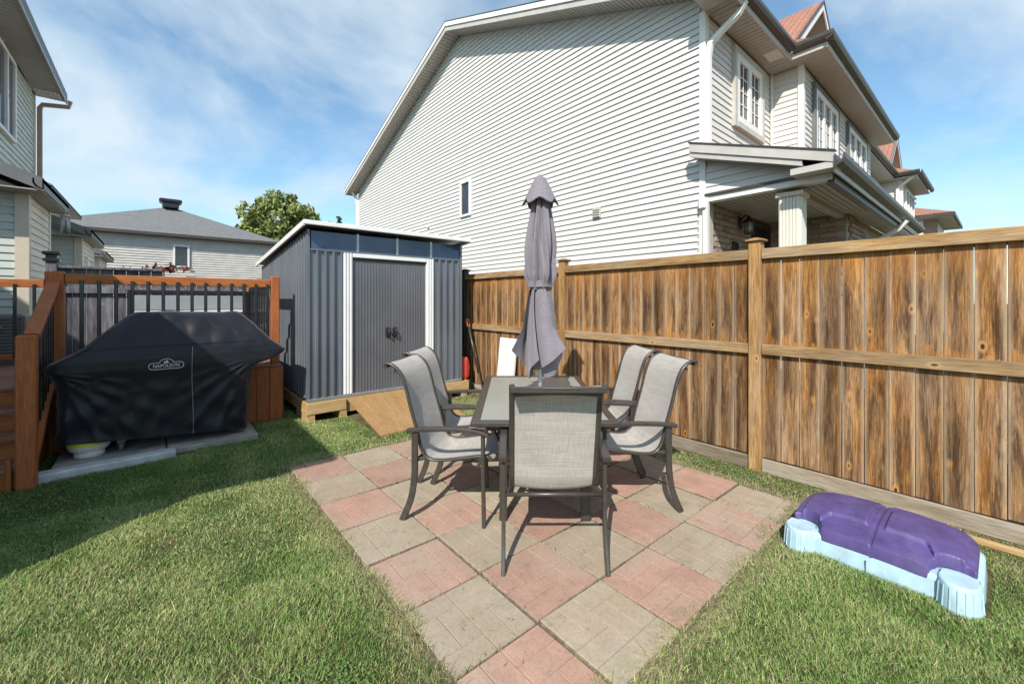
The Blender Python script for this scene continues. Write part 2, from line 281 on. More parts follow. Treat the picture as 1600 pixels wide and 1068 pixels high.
# ------------------------------------------------------------------ builders
class MB:
    """collects shapes, then links them as ONE mesh object"""
    def __init__(s): s.v = []; s.f = []; s.sm = []
    def add(s, vs, fs, smooth=False):
        o = len(s.v); s.v += [tuple(p) for p in vs]; s.f += [tuple(i+o for i in f) for f in fs]; s.sm += [smooth]*len(fs); return s
    def hexa(s, p): return s.add(p, [(0,3,2,1),(4,5,6,7),(0,1,5,4),(1,2,6,5),(2,3,7,6),(3,0,4,7)])
    def box(s, x0, x1, y0, y1, z0, z1, c=0.0):
        if x0 > x1: x0, x1 = x1, x0
        if y0 > y1: y0, y1 = y1, y0
        if z0 > z1: z0, z1 = z1, z0
        c = min(c, (x1-x0)*.45, (y1-y0)*.45, (z1-z0)*.45)
        if c <= 0: return s.hexa([(x0,y0,z0),(x1,y0,z0),(x1,y1,z0),(x0,y1,z0),(x0,y0,z1),(x1,y0,z1),(x1,y1,z1),(x0,y1,z1)])
        vs, idx = [], {}
        for i, x in enumerate((x0,x1)):
            for j, y in enumerate((y0,y1)):
                for k, z in enumerate((z0,z1)):
                    sx, sy, sz = (1-2*i)*c, (1-2*j)*c, (1-2*k)*c
                    idx[i,j,k] = len(vs); vs += [(x, y+sy, z+sz), (x+sx, y, z+sz), (x+sx, y+sy, z)]
        q = lambda i,j,k,a: idx[i,j,k]+a
        fs = []
        for i in (0,1): fs.append((q(i,0,0,0),q(i,1,0,0),q(i,1,1,0),q(i,0,1,0)))
        for j in (0,1): fs.append((q(0,j,0,1),q(1,j,0,1),q(1,j,1,1),q(0,j,1,1)))
        for k in (0,1): fs.append((q(0,0,k,2),q(1,0,k,2),q(1,1,k,2),q(0,1,k,2)))
        for j in (0,1):
            for k in (0,1): fs.append((q(0,j,k,1),q(1,j,k,1),q(1,j,k,2),q(0,j,k,2)))
        for i in (0,1):
            for k in (0,1): fs.append((q(i,0,k,0),q(i,1,k,0),q(i,1,k,2),q(i,0,k,2)))
        for i in (0,1):
            for j in (0,1): fs.append((q(i,j,0,0),q(i,j,1,0),q(i,j,1,1),q(i,j,0,1)))
        for i in (0,1):
            for j in (0,1):
                for k in (0,1): fs.append((q(i,j,k,0),q(i,j,k,1),q(i,j,k,2)))
        return s.add(vs, fs)
    def prism(s, pts, ext):
        """polygon pts (3-D) extruded by vector ext"""
        n = len(pts); e = Vector(ext); p = [Vector(a) for a in pts]
        return s.add(p+[a+e for a in p], [tuple(range(n))[::-1], tuple(range(n,2*n))]+[(i,(i+1)%n,n+(i+1)%n,n+i) for i in range(n)])
    def loft(s, loops, cap0=True, cap1=True, closed=True, smooth=True):
        n = len(loops[0]); vs = [p for l in loops for p in l]; fs = []
        for i in range(len(loops)-1):
            for j in range(n if closed else n-1):
                k = (j+1) % n; fs.append((i*n+j, i*n+k, (i+1)*n+k, (i+1)*n+j))
        s.add(vs, fs, smooth)
        o = len(s.v)-len(vs)
        if cap0 and closed: s.f.append(tuple(o+i for i in range(n))[::-1]); s.sm.append(False)
        if cap1 and closed: s.f.append(tuple(o+(len(loops)-1)*n+i for i in range(n))); s.sm.append(False)
        return s
    def sweep(s, path, prof, up=(0,0,1), smooth=False):
        """sweep a 2-D profile (a,b) along a path; b follows up"""
        P = [Vector(p) for p in path]; loops = []; U = Vector(up)
        for i, p in enumerate(P):
            t = (P[min(i+1,len(P)-1)]-P[max(i-1,0)]).normalized(); sd_ = t.cross(U)
            sd_ = sd_.normalized() if sd_.length > 1e-6 else Vector((1,0,0)); u = sd_.cross(t).normalized()
            loops.append([p+sd_*a+u*b for a, b in prof])
        return s.loft(loops, smooth=smooth)
    def tube(s, path, r, n=8, up=(0,0,1)):
        return s.sweep(path, [(r*math.cos(2*math.pi*i/n), r*math.sin(2*math.pi*i/n)) for i in range(n)], up, True)
    def bar(s, path, wd, ht, up=(0,0,1), c=0.003):
        a, b = wd/2, ht/2
        return s.sweep(path, [(-a,-b+c),(-a+c,-b),(a-c,-b),(a,-b+c),(a,b-c),(a-c,b),(-a+c,b),(-a,b-c)], up)
    def lathe(s, prof, cx=0, cy=0, n=24, smooth=True):
        return s.loft([[(cx+r*math.cos(2*math.pi*i/n), cy+r*math.sin(2*math.pi*i/n), z) for i in range(n)] for r, z in prof], smooth=smooth)
    def build(s, name, mat, parent=None, loc=None, recalc=True, off=None):
        """world-coordinate verts; off (or the parent's base) is subtracted"""
        if off is None:
            off = Vector((0,0,0))
            if parent is not None: off = Vector(parent.get('_base', (0,0,0)))
        me = bpy.data.meshes.new(name)
        me.from_pydata([(x-off[0], y-off[1], z-off[2]) for x, y, z in s.v], [], s.f)
        me.polygons.foreach_set('use_smooth', s.sm)
        if recalc:
            bm = bmesh.new(); bm.from_mesh(me); bmesh.ops.recalc_face_normals(bm, faces=bm.faces); bm.to_mesh(me); bm.free()
        me.materials.append(MATS[mat])
        return link(name, me, parent, loc)
def link(name, me, parent=None, loc=None, rz=0.0):
    o = bpy.data.objects.new(name, me); COL.objects.link(o)
    if parent is not None:
        o.parent = parent
        if '_base' in parent: o['_base'] = tuple(parent['_base'])
    if loc is not None: o.location = loc
    if rz: o.rotation_euler.z = rz
    return o
def tag(o, label, cat, group=None):
    o['label'] = label; o['category'] = cat
    if group: o['group'] = group
    return o
def thing(name, label, cat, loc=(0,0,0), rz=0.0, group=None, world=True):
    o = bpy.data.objects.new(name, None); COL.objects.link(o); o.location = loc; o.rotation_euler.z = rz
    o.empty_display_size = 0.2; o['_base'] = tuple(loc) if world else (0.0, 0.0, 0.0)
    return tag(o, label, cat, group)
def struct(o): o['kind'] = 'structure'; return o
def B(name, mat, parent, *args, c=0.0): return MB().box(*args, c=c).build(name, mat, parent)
def copy_tree(o, parent=None):
    c = o.copy(); COL.objects.link(c); c.parent = parent
    for ch in list(o.children): copy_tree(ch, c)
    return c
class Plane:
    """a wall plane: o origin, a along, n outward"""
    def __init__(s, o, a, n): s.o = Vector(o); s.a = Vector(a); s.n = Vector(n)
    def p(s, t, out, z): q = s.o+s.a*t+s.n*out; return (q.x, q.y, z)
    def box(s, m, t0, t1, o0, o1, z0, z1, c=0.0):
        A = s.p(t0,o0,z0); C = s.p(t1,o1,z1); return m.box(A[0],C[0],A[1],C[1],A[2],C[2],c)
def siding(pl, wall, ext, z0, z1, mat, e=0.104, joined=False, name='siding_board', lap=0.021):
    """lapped courses; ext(z) gives the (t0,t1) limits at height z or None"""
    z = z0; J = MB()
    while z < z1-0.01:
        zt = min(z+e, z1); a = ext(z); b = ext(zt)
        if a and b and a[1]-a[0] > 0.02:
            if b[1]-b[0] < 0.01: b = ((a[0]+a[1])/2-.005, (a[0]+a[1])/2+.005)
            m = J if joined else MB()
            P = pl.p
            m.hexa([P(a[0],0.001,z),P(a[1],0.001,z),P(b[1],0.001,zt-.001),P(b[0],0.001,zt-.001),P(a[0],lap,z),P(a[1],lap,z),P(b[1],0.006,zt-.001),P(b[0],0.006,zt-.001)])
            if not joined: m.build(name, mat, wall)
        z += e
    if joined: J.build(name, mat, wall)
def window(pl, par, t0, t1, z0, z1, lights=2, cols=2, rows=3, frame='trim_white', trim=None, gl='window_glass', fw=0.06):
    m = MB(); d = 0.07
    if trim:
        q = MB(); tw = 0.09
        pl.box(q, t0-tw, t0, .003, .075, z0-tw, z1+tw); pl.box(q, t1, t1+tw, .003, .075, z0-tw, z1+tw)
        pl.box(q, t0, t1, .003, .075, z1, z1+tw); pl.box(q, t0, t1, .003, .09, z0-tw, z0)
    for (a, b, c_, e_) in ((t0,t0+fw,z0,z1),(t1-fw,t1,z0,z1),(t0+fw,t1-fw,z1-fw,z1),(t0+fw,t1-fw,z0,z0+fw)): pl.box(m, a, b, .004, d, c_, e_, .006)
    wd = (t1-t0-fw)/lights
    for i in range(1, lights): pl.box(m, t0+i*wd, t0+i*wd+fw, .004, d, z0+fw, z1-fw)
    wo = m.build('window', frame, par)
    if trim: q.build('window_trim', trim, wo)
    for i in range(lights):
        a = t0+fw+i*wd; b = a+wd-fw
        g = MB(); pl.box(g, a, b, .028, .034, z0+fw, z1-fw); g.build('pane', gl, wo)
        if cols > 1 or rows > 1:
            k = MB()
            for c_ in range(1, cols): x = a+(b-a)*c_/cols; pl.box(k, x-.008, x+.008, .036, .048, z0+fw, z1-fw)
            for r_ in range(1, rows): z = z0+fw+(z1-z0-2*fw)*r_/rows; pl.box(k, a, b, .037, .046, z-.008, z+.008)
            k.build('muntins', frame, wo)
    return wo
def text_mesh(s, size, ext=0.003, shear=0.0):
    cu = bpy.data.curves.new('txt', 'FONT'); cu.body = s; cu.size = size; cu.extrude = ext; cu.align_x = 'CENTER'; cu.align_y = 'CENTER'; cu.shear = shear; cu.resolution_u = 3
    o = bpy.data.objects.new('txt', cu); COL.objects.link(o); bpy.context.view_layer.update()
    me = bpy.data.meshes.new_from_object(o); COL.objects.unlink(o); bpy.data.objects.remove(o); return me
def W(r, d):
    """a point r metres right of and d metres in front of the spot below the camera"""
    s, c = math.sin(R(HEAD)), math.cos(R(HEAD)); return (c*r+s*d, -s*r+c*d)
# ------------------------------------------------------------------ ground
g = MB(); g.add([(-400,-400,0),(400,-400,0),(400,400,0),(-400,400,0)], [(0,1,2,3)])
struct(g.build('ground', 'soil', recalc=False))
# patio: sand bed and 42 stamped slabs
PX0, PY0, PS = 0.878, 0.932, 0.4525
pat = struct(MB().box(PX0-.03, PX0+6*PS+.03, PY0-.03, PY0+7*PS+.03, -.05, .012).build('patio', 'patio_sand'))
BR = [(0,0,2,1),(2,0,1,2),(3,0,1,2),(0,1,1,2),(1,1,1,2),(2,2,2,1),(0,3,2,1),(2,3,2,1)]
def slab_mesh(mat):
    m = MB(); h = PS/2-.006; m.box(-h,h,-h,h,0,.032,.004); nb = len(m.f); u = 2*h/4
    for (i,j,a,b) in BR:
        x0, x1, y0, y1 = -h+i*u+.0018, -h+(i+a)*u-.0018, -h+j*u+.0018, -h+(j+b)*u-.0018; e = .0026; t = .0380
        m.add([(x0,y0,.0322),(x1,y0,.0322),(x1,y1,.0322),(x0,y1,.0322),(x0+e,y0+e,t),(x1-e,y0+e,t),(x1-e,y1-e,t),(x0+e,y1-e,t)], [(4,5,6,7),(0,1,5,4),(1,2,6,5),(2,3,7,6),(3,0,4,7)])
    o = m.build('paver', mat); o.data.materials.append(MATS['paver_base_dark'])
    for p in o.data.polygons[:nb]: p.material_index = 1
    return o
pm = [slab_mesh('paver_red').data, slab_mesh('paver_grey').data]
for o in [o for o in COL.objects if o.name.startswith('paver')]: bpy.data.objects.remove(o)
rs = random.Random(3)
for i in range(6):
    for j in range(7):
        o = link('paver', pm[(i+j) % 2], pat, (PX0+(i+.5)*PS, PY0+(j+.5)*PS, -.010+rs.uniform(-.006,.005)), rs.choice((0,1,2,3))*math.pi/2)
        o.rotation_euler.x = rs.uniform(-.012,.012); o.rotation_euler.y = rs.uniform(-.012,.012); o.rotation_euler.z += rs.uniform(-.009,.009)
# ------------------------------------------------------------------ the big house beyond the fence
XH, YF = 6.2, 2.88
hs = thing('siding_house', 'large two-storey house with white lap siding gable and covered brick porch', 'house', (XH, YF, 0))
ZE, ZP, YE, YP, YB = 5.98, 8.80, 2.45, 9.5, 17.3          # eave and ridge heights and positions
def zroof(y): return ZE+(ZP-ZE)*(y-YE)/(YP-YE) if y < YP else ZP-(ZP-ZE)*(y-YP)/(YB-YP)
def yfront(z): return YE+(z-ZE)/(ZP-ZE)*(YP-YE)
def yback(z): return YP+(ZP-z)/(ZP-ZE)*(YB-YP)
sw = MB().prism([(XH+.002,YF,0),(XH+.002,16.9,0),(XH+.002,16.9,5.9),(XH+.002,YP,ZP-.12),(XH+.002,YF,5.9)], (.2,0,0)).build('side_wall', 'siding_white', hs)
pS = Plane((XH,0,0), (0,1,0), (-1,0,0))
siding(pS, sw, lambda z: (YF+.05 if z < 5.85 else max(YF+.05, yfront(z+.14)), 16.88 if z < 5.85 else min(16.88, yback(z+.14))), 0.95, 8.62, 'siding_white', lap=.028)
fw_ = MB().box(XH+.21, 8.92, YF+.002, YF+.2, 3.0, 5.85).build('front_wall', 'siding_white', hs)
pF = Plane((0,YF,0), (1,0,0), (0,-1,0))
siding(pF, fw_, lambda z: (XH+.02, 8.90), 3.25, 5.80, 'siding_white')
bw = MB().box(8.922, 14.9, 2.362, 3.1, 3.1, 5.85).build('bay_wall', 'siding_white', hs)
pBs = Plane((8.92,0,0), (0,1,0), (-1,0,0)); pBf = Plane((0,2.36,0), (1,0,0), (0,-1,0))
siding(pBs, bw, lambda z: (2.38, YF-.03), 3.25, 5.80, 'siding_white'); siding(pBf, bw, lambda z: (8.94, 14.9), 3.25, 5.80, 'siding_white')
MB().box(6.45, 15.0, 3.1, 16.9, 0, 5.85).build('rear_mass', 'siding_white', hs)
t = MB(); t.box(XH-.032,XH+.09,YF-.032,YF+.06,0.6,5.82,.004); t.build('corner_trim','trim_white',hs)
MB().box(8.888,9.0,2.328,2.42,3.2,5.82,.004).build('corner_trim','trim_white',hs)
MB().box(XH-.032,XH+.05,16.86,16.95,0.6,5.85).build('corner_trim','trim_white',hs)
MB().box(8.86,8.918,YF-.06,YF-.028,3.2,5.82).build('corner_trim','trim_white',hs)
# main roof: slabs, fascias, soffits
rf = MB(); XR0, XR1 = 5.78, 15.3
rf.prism([(XR0,YE-.02,ZE),(XR0,YP,ZP),(XR0,YB,ZE),(XR0,YB,ZE+.05),(XR0,YP,ZP+.055),(XR0,YE-.02,ZE+.05)], (XR1-XR0,0,0))
roof = rf.build('roof', 'shingle_red', hs)
m = MB()
m.prism([(XR0-.02,YE-.03,ZE-.17),(XR0-.02,YP,ZP-.17),(XR0-.02,YB,ZE-.17),(XR0-.02,YB,ZE-.002),(XR0-.02,YP,ZP-.002),(XR0-.02,YE-.03,ZE-.002)], (.02,0,0)); m.build('rake_fascia','trim_taupe',roof)
m = MB(); m.prism([(XR0-.045,YE-.03,ZE-.055),(XR0-.045,YP,ZP-.055),(XR0-.045,YB,ZE-.055),(XR0-.045,YB,ZE+.045),(XR0-.045,YP,ZP+.05),(XR0-.045,YE-.03,ZE+.045)], (.022,0,0)); m.build('rake_moulding','trim_white',roof)
m = MB(); m.prism([(XR0-.05,YE-.03,ZE+.05),(XR0-.05,YP,ZP+.056),(XR0-.05,YB,ZE+.05),(XR0-.05,YB,ZE+.072),(XR0-.05,YP,ZP+.078),(XR0-.05,YE-.03,ZE+.072)], (.2,0,0)); m.build('drip_edge','gutter_dark',roof)
m = MB()                                                   # rake soffit: slats across the overhang
for (ya, za, yb, zb) in ((YE, ZE, YP, ZP), (YP, ZP, YB, ZE)):
    n = 78
    for i in range(n):
        a, b = i/n, (i+.86)/n
        y0, z0, y1, z1 = ya+(yb-ya)*a, za+(zb-za)*a-.15, ya+(yb-ya)*b, za+(zb-za)*b-.15
        m.hexa([(XR0,y0,z0),(XH,y0,z0),(XH,y1,z1),(XR0,y1,z1),(XR0,y0,z0+.03),(XH,y0,z0+.03),(XH,y1,z1+.03),(XR0,y1,z1+.03)])
m.build('rake_soffit','soffit',roof)
MB().prism([(XR0,YE,ZE-.125),(XR0,YP,ZP-.125),(XR0,YB,ZE-.125),(XR0,YB,ZE-.11),(XR0,YP,ZP-.11),(XR0,YE,ZE-.11)], (XH-XR0,0,0)).build('soffit_backing','gutter_dark',roof)
MB().box(XR0-.021, XH-.034, YE-.03, YF-.04, 5.782, 5.93).build('eave_return','trim_taupe',roof)
def soffit_slats(x0,x1,y0,y1,z,along='x',e=.105,par=None,mat='soffit'):
    """panel with grooves that cross the overhang"""
    m = MB(); gap = MB().box(x0,x1,y0,y1,z+.014,z+.03).build('soffit_gap','gutter_dark',par)
    n = int((x1-x0)/e) if along == 'x' else int((y1-y0)/e)
    for i in range(n):
        if along == 'x': a = x0+(x1-x0)*i/n; m.box(a,a+(x1-x0)/n-.010,y0,y1,z,z+.0119)
        else: a = y0+(y1-y0)*i/n; m.box(x0,x1,a,a+(y1-y0)/n-.012,z,z+.0119)
    return m.build('soffit',mat,par)
soffit_slats(XH, 8.58, YE, YF-.03, 5.80, 'x', .1, roof)
soffit_slats(8.58, 15.2, 1.93, 2.33, 5.80, 'x', .1, roof); MB().box(8.58,8.89,2.33,YF-.03,5.797,5.83).build('soffit','soffit',roof)
def gutter(path_pts, par, mat='gutter_dark', hz=.13, name='gutter'):
    prof = [(0,0),(.02,-.0),(.075,.03),(.10,.075),(.10,hz),(.085,hz),(.08,.08),(.06,.045),(.012,.012),(.012,hz),(0,hz)]
    m = MB(); m.sweep(path_pts, prof); return m.build(name, mat, par)
def fascia_run(x0,x1,y,z0,z1,par,mat='trim_taupe'): return MB().box(x0,x1,y-.02,y,z0,z1).build('fascia',mat,par)
fascia_run(XR0,8.58,YE,5.785,5.955,roof); MB().box(8.56,8.58,1.90,YE+.02,5.785,5.955).build('fascia','trim_taupe',roof); fascia_run(8.58,15.25,1.92,5.785,5.955,roof)
gutter([(XR0+.08,YE-.02,5.87),(8.47,YE-.02,5.87)], roof); gutter([(8.56,YE-.06,5.87),(8.56,1.80,5.87)], roof); gutter([(8.47,1.90,5.87),(15.3,1.90,5.87)], roof)
MB().prism([(8.5,1.90,5.90),(8.5,3.6,6.40),(8.5,3.6,6.45),(8.5,1.90,5.95)], (6.8,0,0)).build('bay_roof','shingle_red',roof)
# cross gable over the bay
def cross_gable(par, xl, xr, y, zb, zt, yback_):
    xm = (xl+xr)/2
    gb = MB(); 
    for xa in (xl, xr):
        q = [(xa,y,zb),(xm,y,zt),(xm,yback_,zt),(xa,yback_,zb)]; gb.add(q+[(a,b,c+.05) for a,b,c in q], [(0,1,2,3),(4,5,6,7),(0,1,5,4),(1,2,6,5),(2,3,7,6),(3,0,4,7)])
    r = gb.build('gable_roof','shingle_red',par)
    fm = MB(); dk = MB()
    for xa in (xl, xr):
        fm.hexa([(xa,y-.03,zb-.15),(xm,y-.03,zt-.15),(xm,y-.005,zt-.15),(xa,y-.005,zb-.15),(xa,y-.03,zb-.002),(xm,y-.03,zt-.002),(xm,y-.005,zt-.002),(xa,y-.005,zb-.002)])
        dk.hexa([(xa,y-.045,zb+.0),(xm,y-.045,zt+.0),(xm,y-.031,zt+.0),(xa,y-.031,zb),(xa,y-.045,zb+.06),(xm,y-.045,zt+.06),(xm,y-.031,zt+.06),(xa,y-.031,zb+.06)])
    un = MB()
    for xa in (xl, xr): un.hexa([(xa,y-.004,zb-.10),(xm,y-.004,zt-.10),(xm,y+.40,zt-.10),(xa,y+.40,zb-.10),(xa,y-.004,zb-.08),(xm,y-.004,zt-.08),(xm,y+.40,zt-.08),(xa,y+.40,zb-.08)])
    un.build('gable_soffit','soffit',r)
    fm.build('gable_fascia','trim_white',r); dk.build('drip_edge','gutter_dark',r)
    ww = MB().prism([(xl+.25,y+.42,zb-.1),(xr-.25,y+.42,zb-.1),(xm,y+.42,zt-.3)], (0,.05,0)).build('gable_wall','siding_white',r)
    pg = Plane((0,y+.42,0),(1,0,0),(0,-1,0)); k = (xm-xl)/(zt-zb)
    siding(pg, ww, lambda z: (xl+.25+max(0,z-zb+.1)*k, xr-.25-max(0,z-zb+.1)*k) , zb, zt-.25, 'siding_white', joined=True)
    return r
cross_gable(roof, 8.6, 12.6, 2.45, 6.0, 7.74, 5.6)
# windows of the upper storey
window(pF, hs, 7.23, 8.34, 4.46, 5.60, 2, 2, 4, trim='trim_taupe', fw=.12); window(pBf, hs, 9.55, 11.2, 4.30, 5.58, 3, 2, 4, trim='fascia_grey', fw=.12); window(pBf, hs, 12.2, 14.1, 4.30, 5.58, 3, 2, 4, trim='fascia_grey', fw=.12)
window(pS, hs, 8.92, 9.40, 3.74, 4.68, 1, 1, 1)
v_ = MB(); pS.box(v_, 4.76,4.94,.02,.05,3.04,3.24,.005); vn = v_.build('wall_vent','trim_taupe',hs)
for k in range(4): v_ = MB(); pS.box(v_, 4.78,4.92,.05,.075,3.06+k*.042,3.08+k*.042); v_.build('louvre','trim_taupe',vn)
v_ = MB(); pS.box(v_, 11.1,11.2,.02,.09,3.72,3.80,.01); v_.build('wall_vent','trim_white',hs)
m = MB()
for i in range(6): m.box(8.05+i*.05, 8.08+i*.05, 2.50, 2.68, 5.785, 5.80)
m.box(8.03,8.36,2.48,2.70,5.792,5.802); m.build('soffit_vent','trim_white',roof)
# downspouts
m = MB(); m.bar([(6.50,2.42,5.87),(6.46,2.50,5.70),(6.30,2.70,5.45),(6.21,2.79,5.30),(6.19,2.81,5.1)], .07, .08, (1,0,0)); m.bar([(6.19,2.81,5.15),(6.19,2.81,3.8)], .07, .08, (1,0,0)); m.build('downspout','trim_white',hs)
m = MB(); m.bar([(6.155,2.83,3.02),(6.155,2.83,0.5)], .07, .08, (1,0,0)); m.box(6.08,6.17,2.80,2.92,2.86,3.03,.02); m.build('downspout','trim_white',hs)
m = MB(); m.bar([(5.95,17.05,5.92),(6.10,17.0,5.70),(6.14,16.98,5.4),(6.14,16.98,0.5)], .07, .08, (1,0,0)); m.build('downspout','trim_white',hs)
# porch: brick walls, floor, column, ceiling, shed roof
br = MB().box(XH+.24, 8.03, YF+.012, YF+.2, .6, 3.0).build('porch_wall','brick_mortar',hs)
br2 = MB().box(8.932, 9.2, 1.72, YF+.2, .6, 3.0).build('porch_wall','brick_mortar',hs)
br3 = MB().box(9.2, 13.0, 1.712, 2.3, .6, 3.0).build('porch_wall','brick_mortar',hs)
bm_x = MB().box(-.122,.122,-.014,.05,-.039,.039,.005).build('brick','brick').data; bm_y = MB().box(-.014,.05,-.122,.122,-.039,.039,.005).build('brick','brick').data
for o in [o for o in COL.objects if o.name.startswith('brick')]: bpy.data.objects.remove(o)
base = Vector(hs['_base'])
def bricks(wall, x0, x1, y0, y1):
    ax = x1-x0 > y1-y0; l = .258; nrow = 15
    for k in range(nrow):
        z = 1.66+k*.0905; s0 = (x0 if ax else y0)+(.129 if k % 2 else 0)+.125; s1 = x1 if ax else y1
        s = s0
        while s < s1-.10:
            o = link('brick', bm_x if ax else bm_y, wall, Vector((s, y0, z))-base if ax else Vector((x0, s, z))-base); o.location += Vector((rs.uniform(-.002,.002), rs.uniform(-.002,.002), 0)); s += l
bricks(br, XH+.24, 8.03, YF, YF); bricks(br2, 8.92, 8.92, 1.72, YF); bricks(br3, 9.02, 10.35, 1.70, 1.70)
MB().box(XH-.02,XH+.238,YF-.03,YF+.1,.6,2.98).build('corner_trim','trim_taupe',hs)
MB().box(XH-.05, 13.0, 1.55, YF, .0, .62).build('porch_floor','concrete_old',hs)
dr = MB(); dr.box(8.05,8.90,YF+.10,YF+.15,.62,2.86); dro = dr.build('front_door','interior_dark',hs)
m = MB(); m.box(8.04,8.10,YF-.02,YF+.1,.62,2.92); m.box(8.86,8.91,YF-.02,YF+.1,.62,2.92); m.box(8.10,8.86,YF-.02,YF+.1,2.86,2.92); m.build('door_frame','gutter_dark',dro)
m = MB(); m.box(8.10,8.14,YF+.02,YF+.06,.7,2.58); m.box(8.36,8.42,YF+.02,YF+.06,.7,2.58); m.box(8.14,8.36,YF+.02,YF+.06,2.50,2.58); m.build('storm_door_frame','trim_white',dro)
MB().box(8.14,8.36,YF+.035,YF+.045,.7,2.5).build('pane','window_pale',dro)
cl = MB(); cl.box(6.27,6.51,1.68,1.92,.62,2.86)
for i in range(6):
    a = 1.69+i*.038; cl.box(6.258,6.27,a,a+.028,.62,2.86); b = 6.28+i*.038; cl.box(b,b+.028,1.668,1.68,.62,2.86)
col_ = cl.build('column','siding_cream',hs); MB().box(6.23,6.55,1.64,1.96,2.86,2.93,.015).build('capital','trim_beige',col_)
soffit_slats(XH+.02, 8.9, 1.30, YF, 2.995, 'y', .075, hs, 'soffit'); soffit_slats(8.9, 13.2, 1.30, 1.70, 2.995, 'x', .1, hs, 'soffit')
MB().box(6.52,13.0,1.74,1.86,2.93,2.994).build('porch_beam','soffit',hs)
MB().box(6.16,6.30,1.32,YF-.035,2.97,3.05).build('porch_beam','trim_white',hs); MB().box(6.13,6.31,1.32,YF-.035,3.052,3.085).build('flashing','gutter_dark',hs)
PZ0, PZ1, PYE = 3.19, 3.76, 1.27
def zp(y): return PZ0+(PZ1-PZ0)*(y-PYE)/(2.95-PYE)
pr = MB(); pr.prism([(5.95,PYE,PZ0),(5.95,2.84,zp(2.84)),(5.95,2.84,zp(2.84)+.05),(5.95,PYE,PZ0+.05)], (2.94,0,0)); pr.prism([(8.891,PYE,PZ0),(8.891,2.33,zp(2.33)),(8.891,2.33,zp(2.33)+.05),(8.891,PYE,PZ0+.05)], (4.5,0,0))
pro = pr.build('porch_roof','shingle_red',hs)
def rake(par, name, mat, x0, x1, d0, d1, y0, y1):
    return MB().prism([(x0,y0,zp(y0)+d0),(x0,y1,zp(y1)+d0),(x0,y1,zp(y1)+d1),(x0,y0,zp(y0)+d1)], (x1-x0,0,0)).build(name, mat, par)
rake(pro,'drip_edge','gutter_dark',5.90,5.99,.051,.068,PYE-.03,2.98); rake(pro,'rake_fascia','trim_taupe',5.915,5.945,-.075,.05,PYE-.02,2.97); rake(pro,'rake_board','trim_taupe',5.935,5.965,-.15,-.078,PYE+.3,2.97)
rake(pro,'rake_soffit','soffit',5.965,XH,-.14,-.12,PYE+.3,2.97)
MB().box(5.925,6.16,PYE-.03,PYE+.42,3.05,3.125).build('eave_return','trim_taupe',pro)
pw = MB().prism([(XH+.01,1.45,3.09),(XH+.01,YF-.04,3.09),(XH+.01,YF-.04,zp(YF)-.12),(XH+.01,1.45,zp(1.45)-.12)], (.08,0,0)).build('porch_gable','siding_white',pro)
siding(pS, pw, lambda z: (max(1.45, PYE+(z+.13-PZ0)/(PZ1-PZ0)*(2.95-PYE)), YF-.035) if PYE+(z+.13-PZ0)/(PZ1-PZ0)*(2.95-PYE) < YF-.1 else None, 3.09, 3.62, 'siding_white')
fascia_run(5.97,13.3,PYE,3.0,3.17,pro,'trim_taupe'); gutter([(5.90,PYE-.02,3.06),(13.35,PYE-.02,3.06)], pro)
MB().box(6.17,13.2,PYE+.03,PYE+.10,2.93,2.992).build('fascia','gutter_dark',pro)
m = MB(); m.bar([(10.9,1.18,3.05),(10.92,1.3,2.9),(10.95,1.58,2.74),(10.96,1.64,2.6),(10.96,1.64,.6)], .07, .08, (1,0,0)); m.build('downspout','trim_white',hs)
# wall lamp and house number
lx, ly, lz = 7.46, 2.72, 2.62
wl = thing('wall_lamp', 'black wall lantern on the brick porch wall beside the door', 'lamp', (lx, YF, lz))
m = MB(); m.box(lx-.05,lx+.05,YF-.04,YF-.016,lz+.10,lz+.30,.01); m.tube([(lx,YF-.03,lz+.24),(lx,ly+.04,lz+.33),(lx,ly,lz+.29)], .012); m.build('bracket','metal_black',wl)
m = MB(); m.lathe([(.02,lz+.30),(.03,lz+.27),(.085,lz+.215),(.095,lz+.19),(.085,lz+.185)], lx, ly, 12); m.build('lamp_hood','metal_black',wl)
MB().lathe([(.062,lz+.185),(.055,lz+.02)], lx, ly, 12).build('lamp_glass','lamp_glass',wl)
m = MB(); m.lathe([(.03,lz-.01),(.068,lz),(.068,lz+.02)], lx, ly, 12)
for k in range(6): a = k*math.pi/3; m.bar([(lx+.064*math.cos(a),ly+.064*math.sin(a),lz+.01),(lx+.074*math.cos(a),ly+.074*math.sin(a),lz+.19)], .01,.01,(1,0,0))
m.build('lamp_cage','metal_black',wl)
me = text_mesh('231', .19, .008, .25); me.materials.append(MATS['metal_black'])
o = link('house_number', me, hs, Vector((7.24, YF-.03, 2.41))-base); o.rotation_euler = (R(90),0,0)
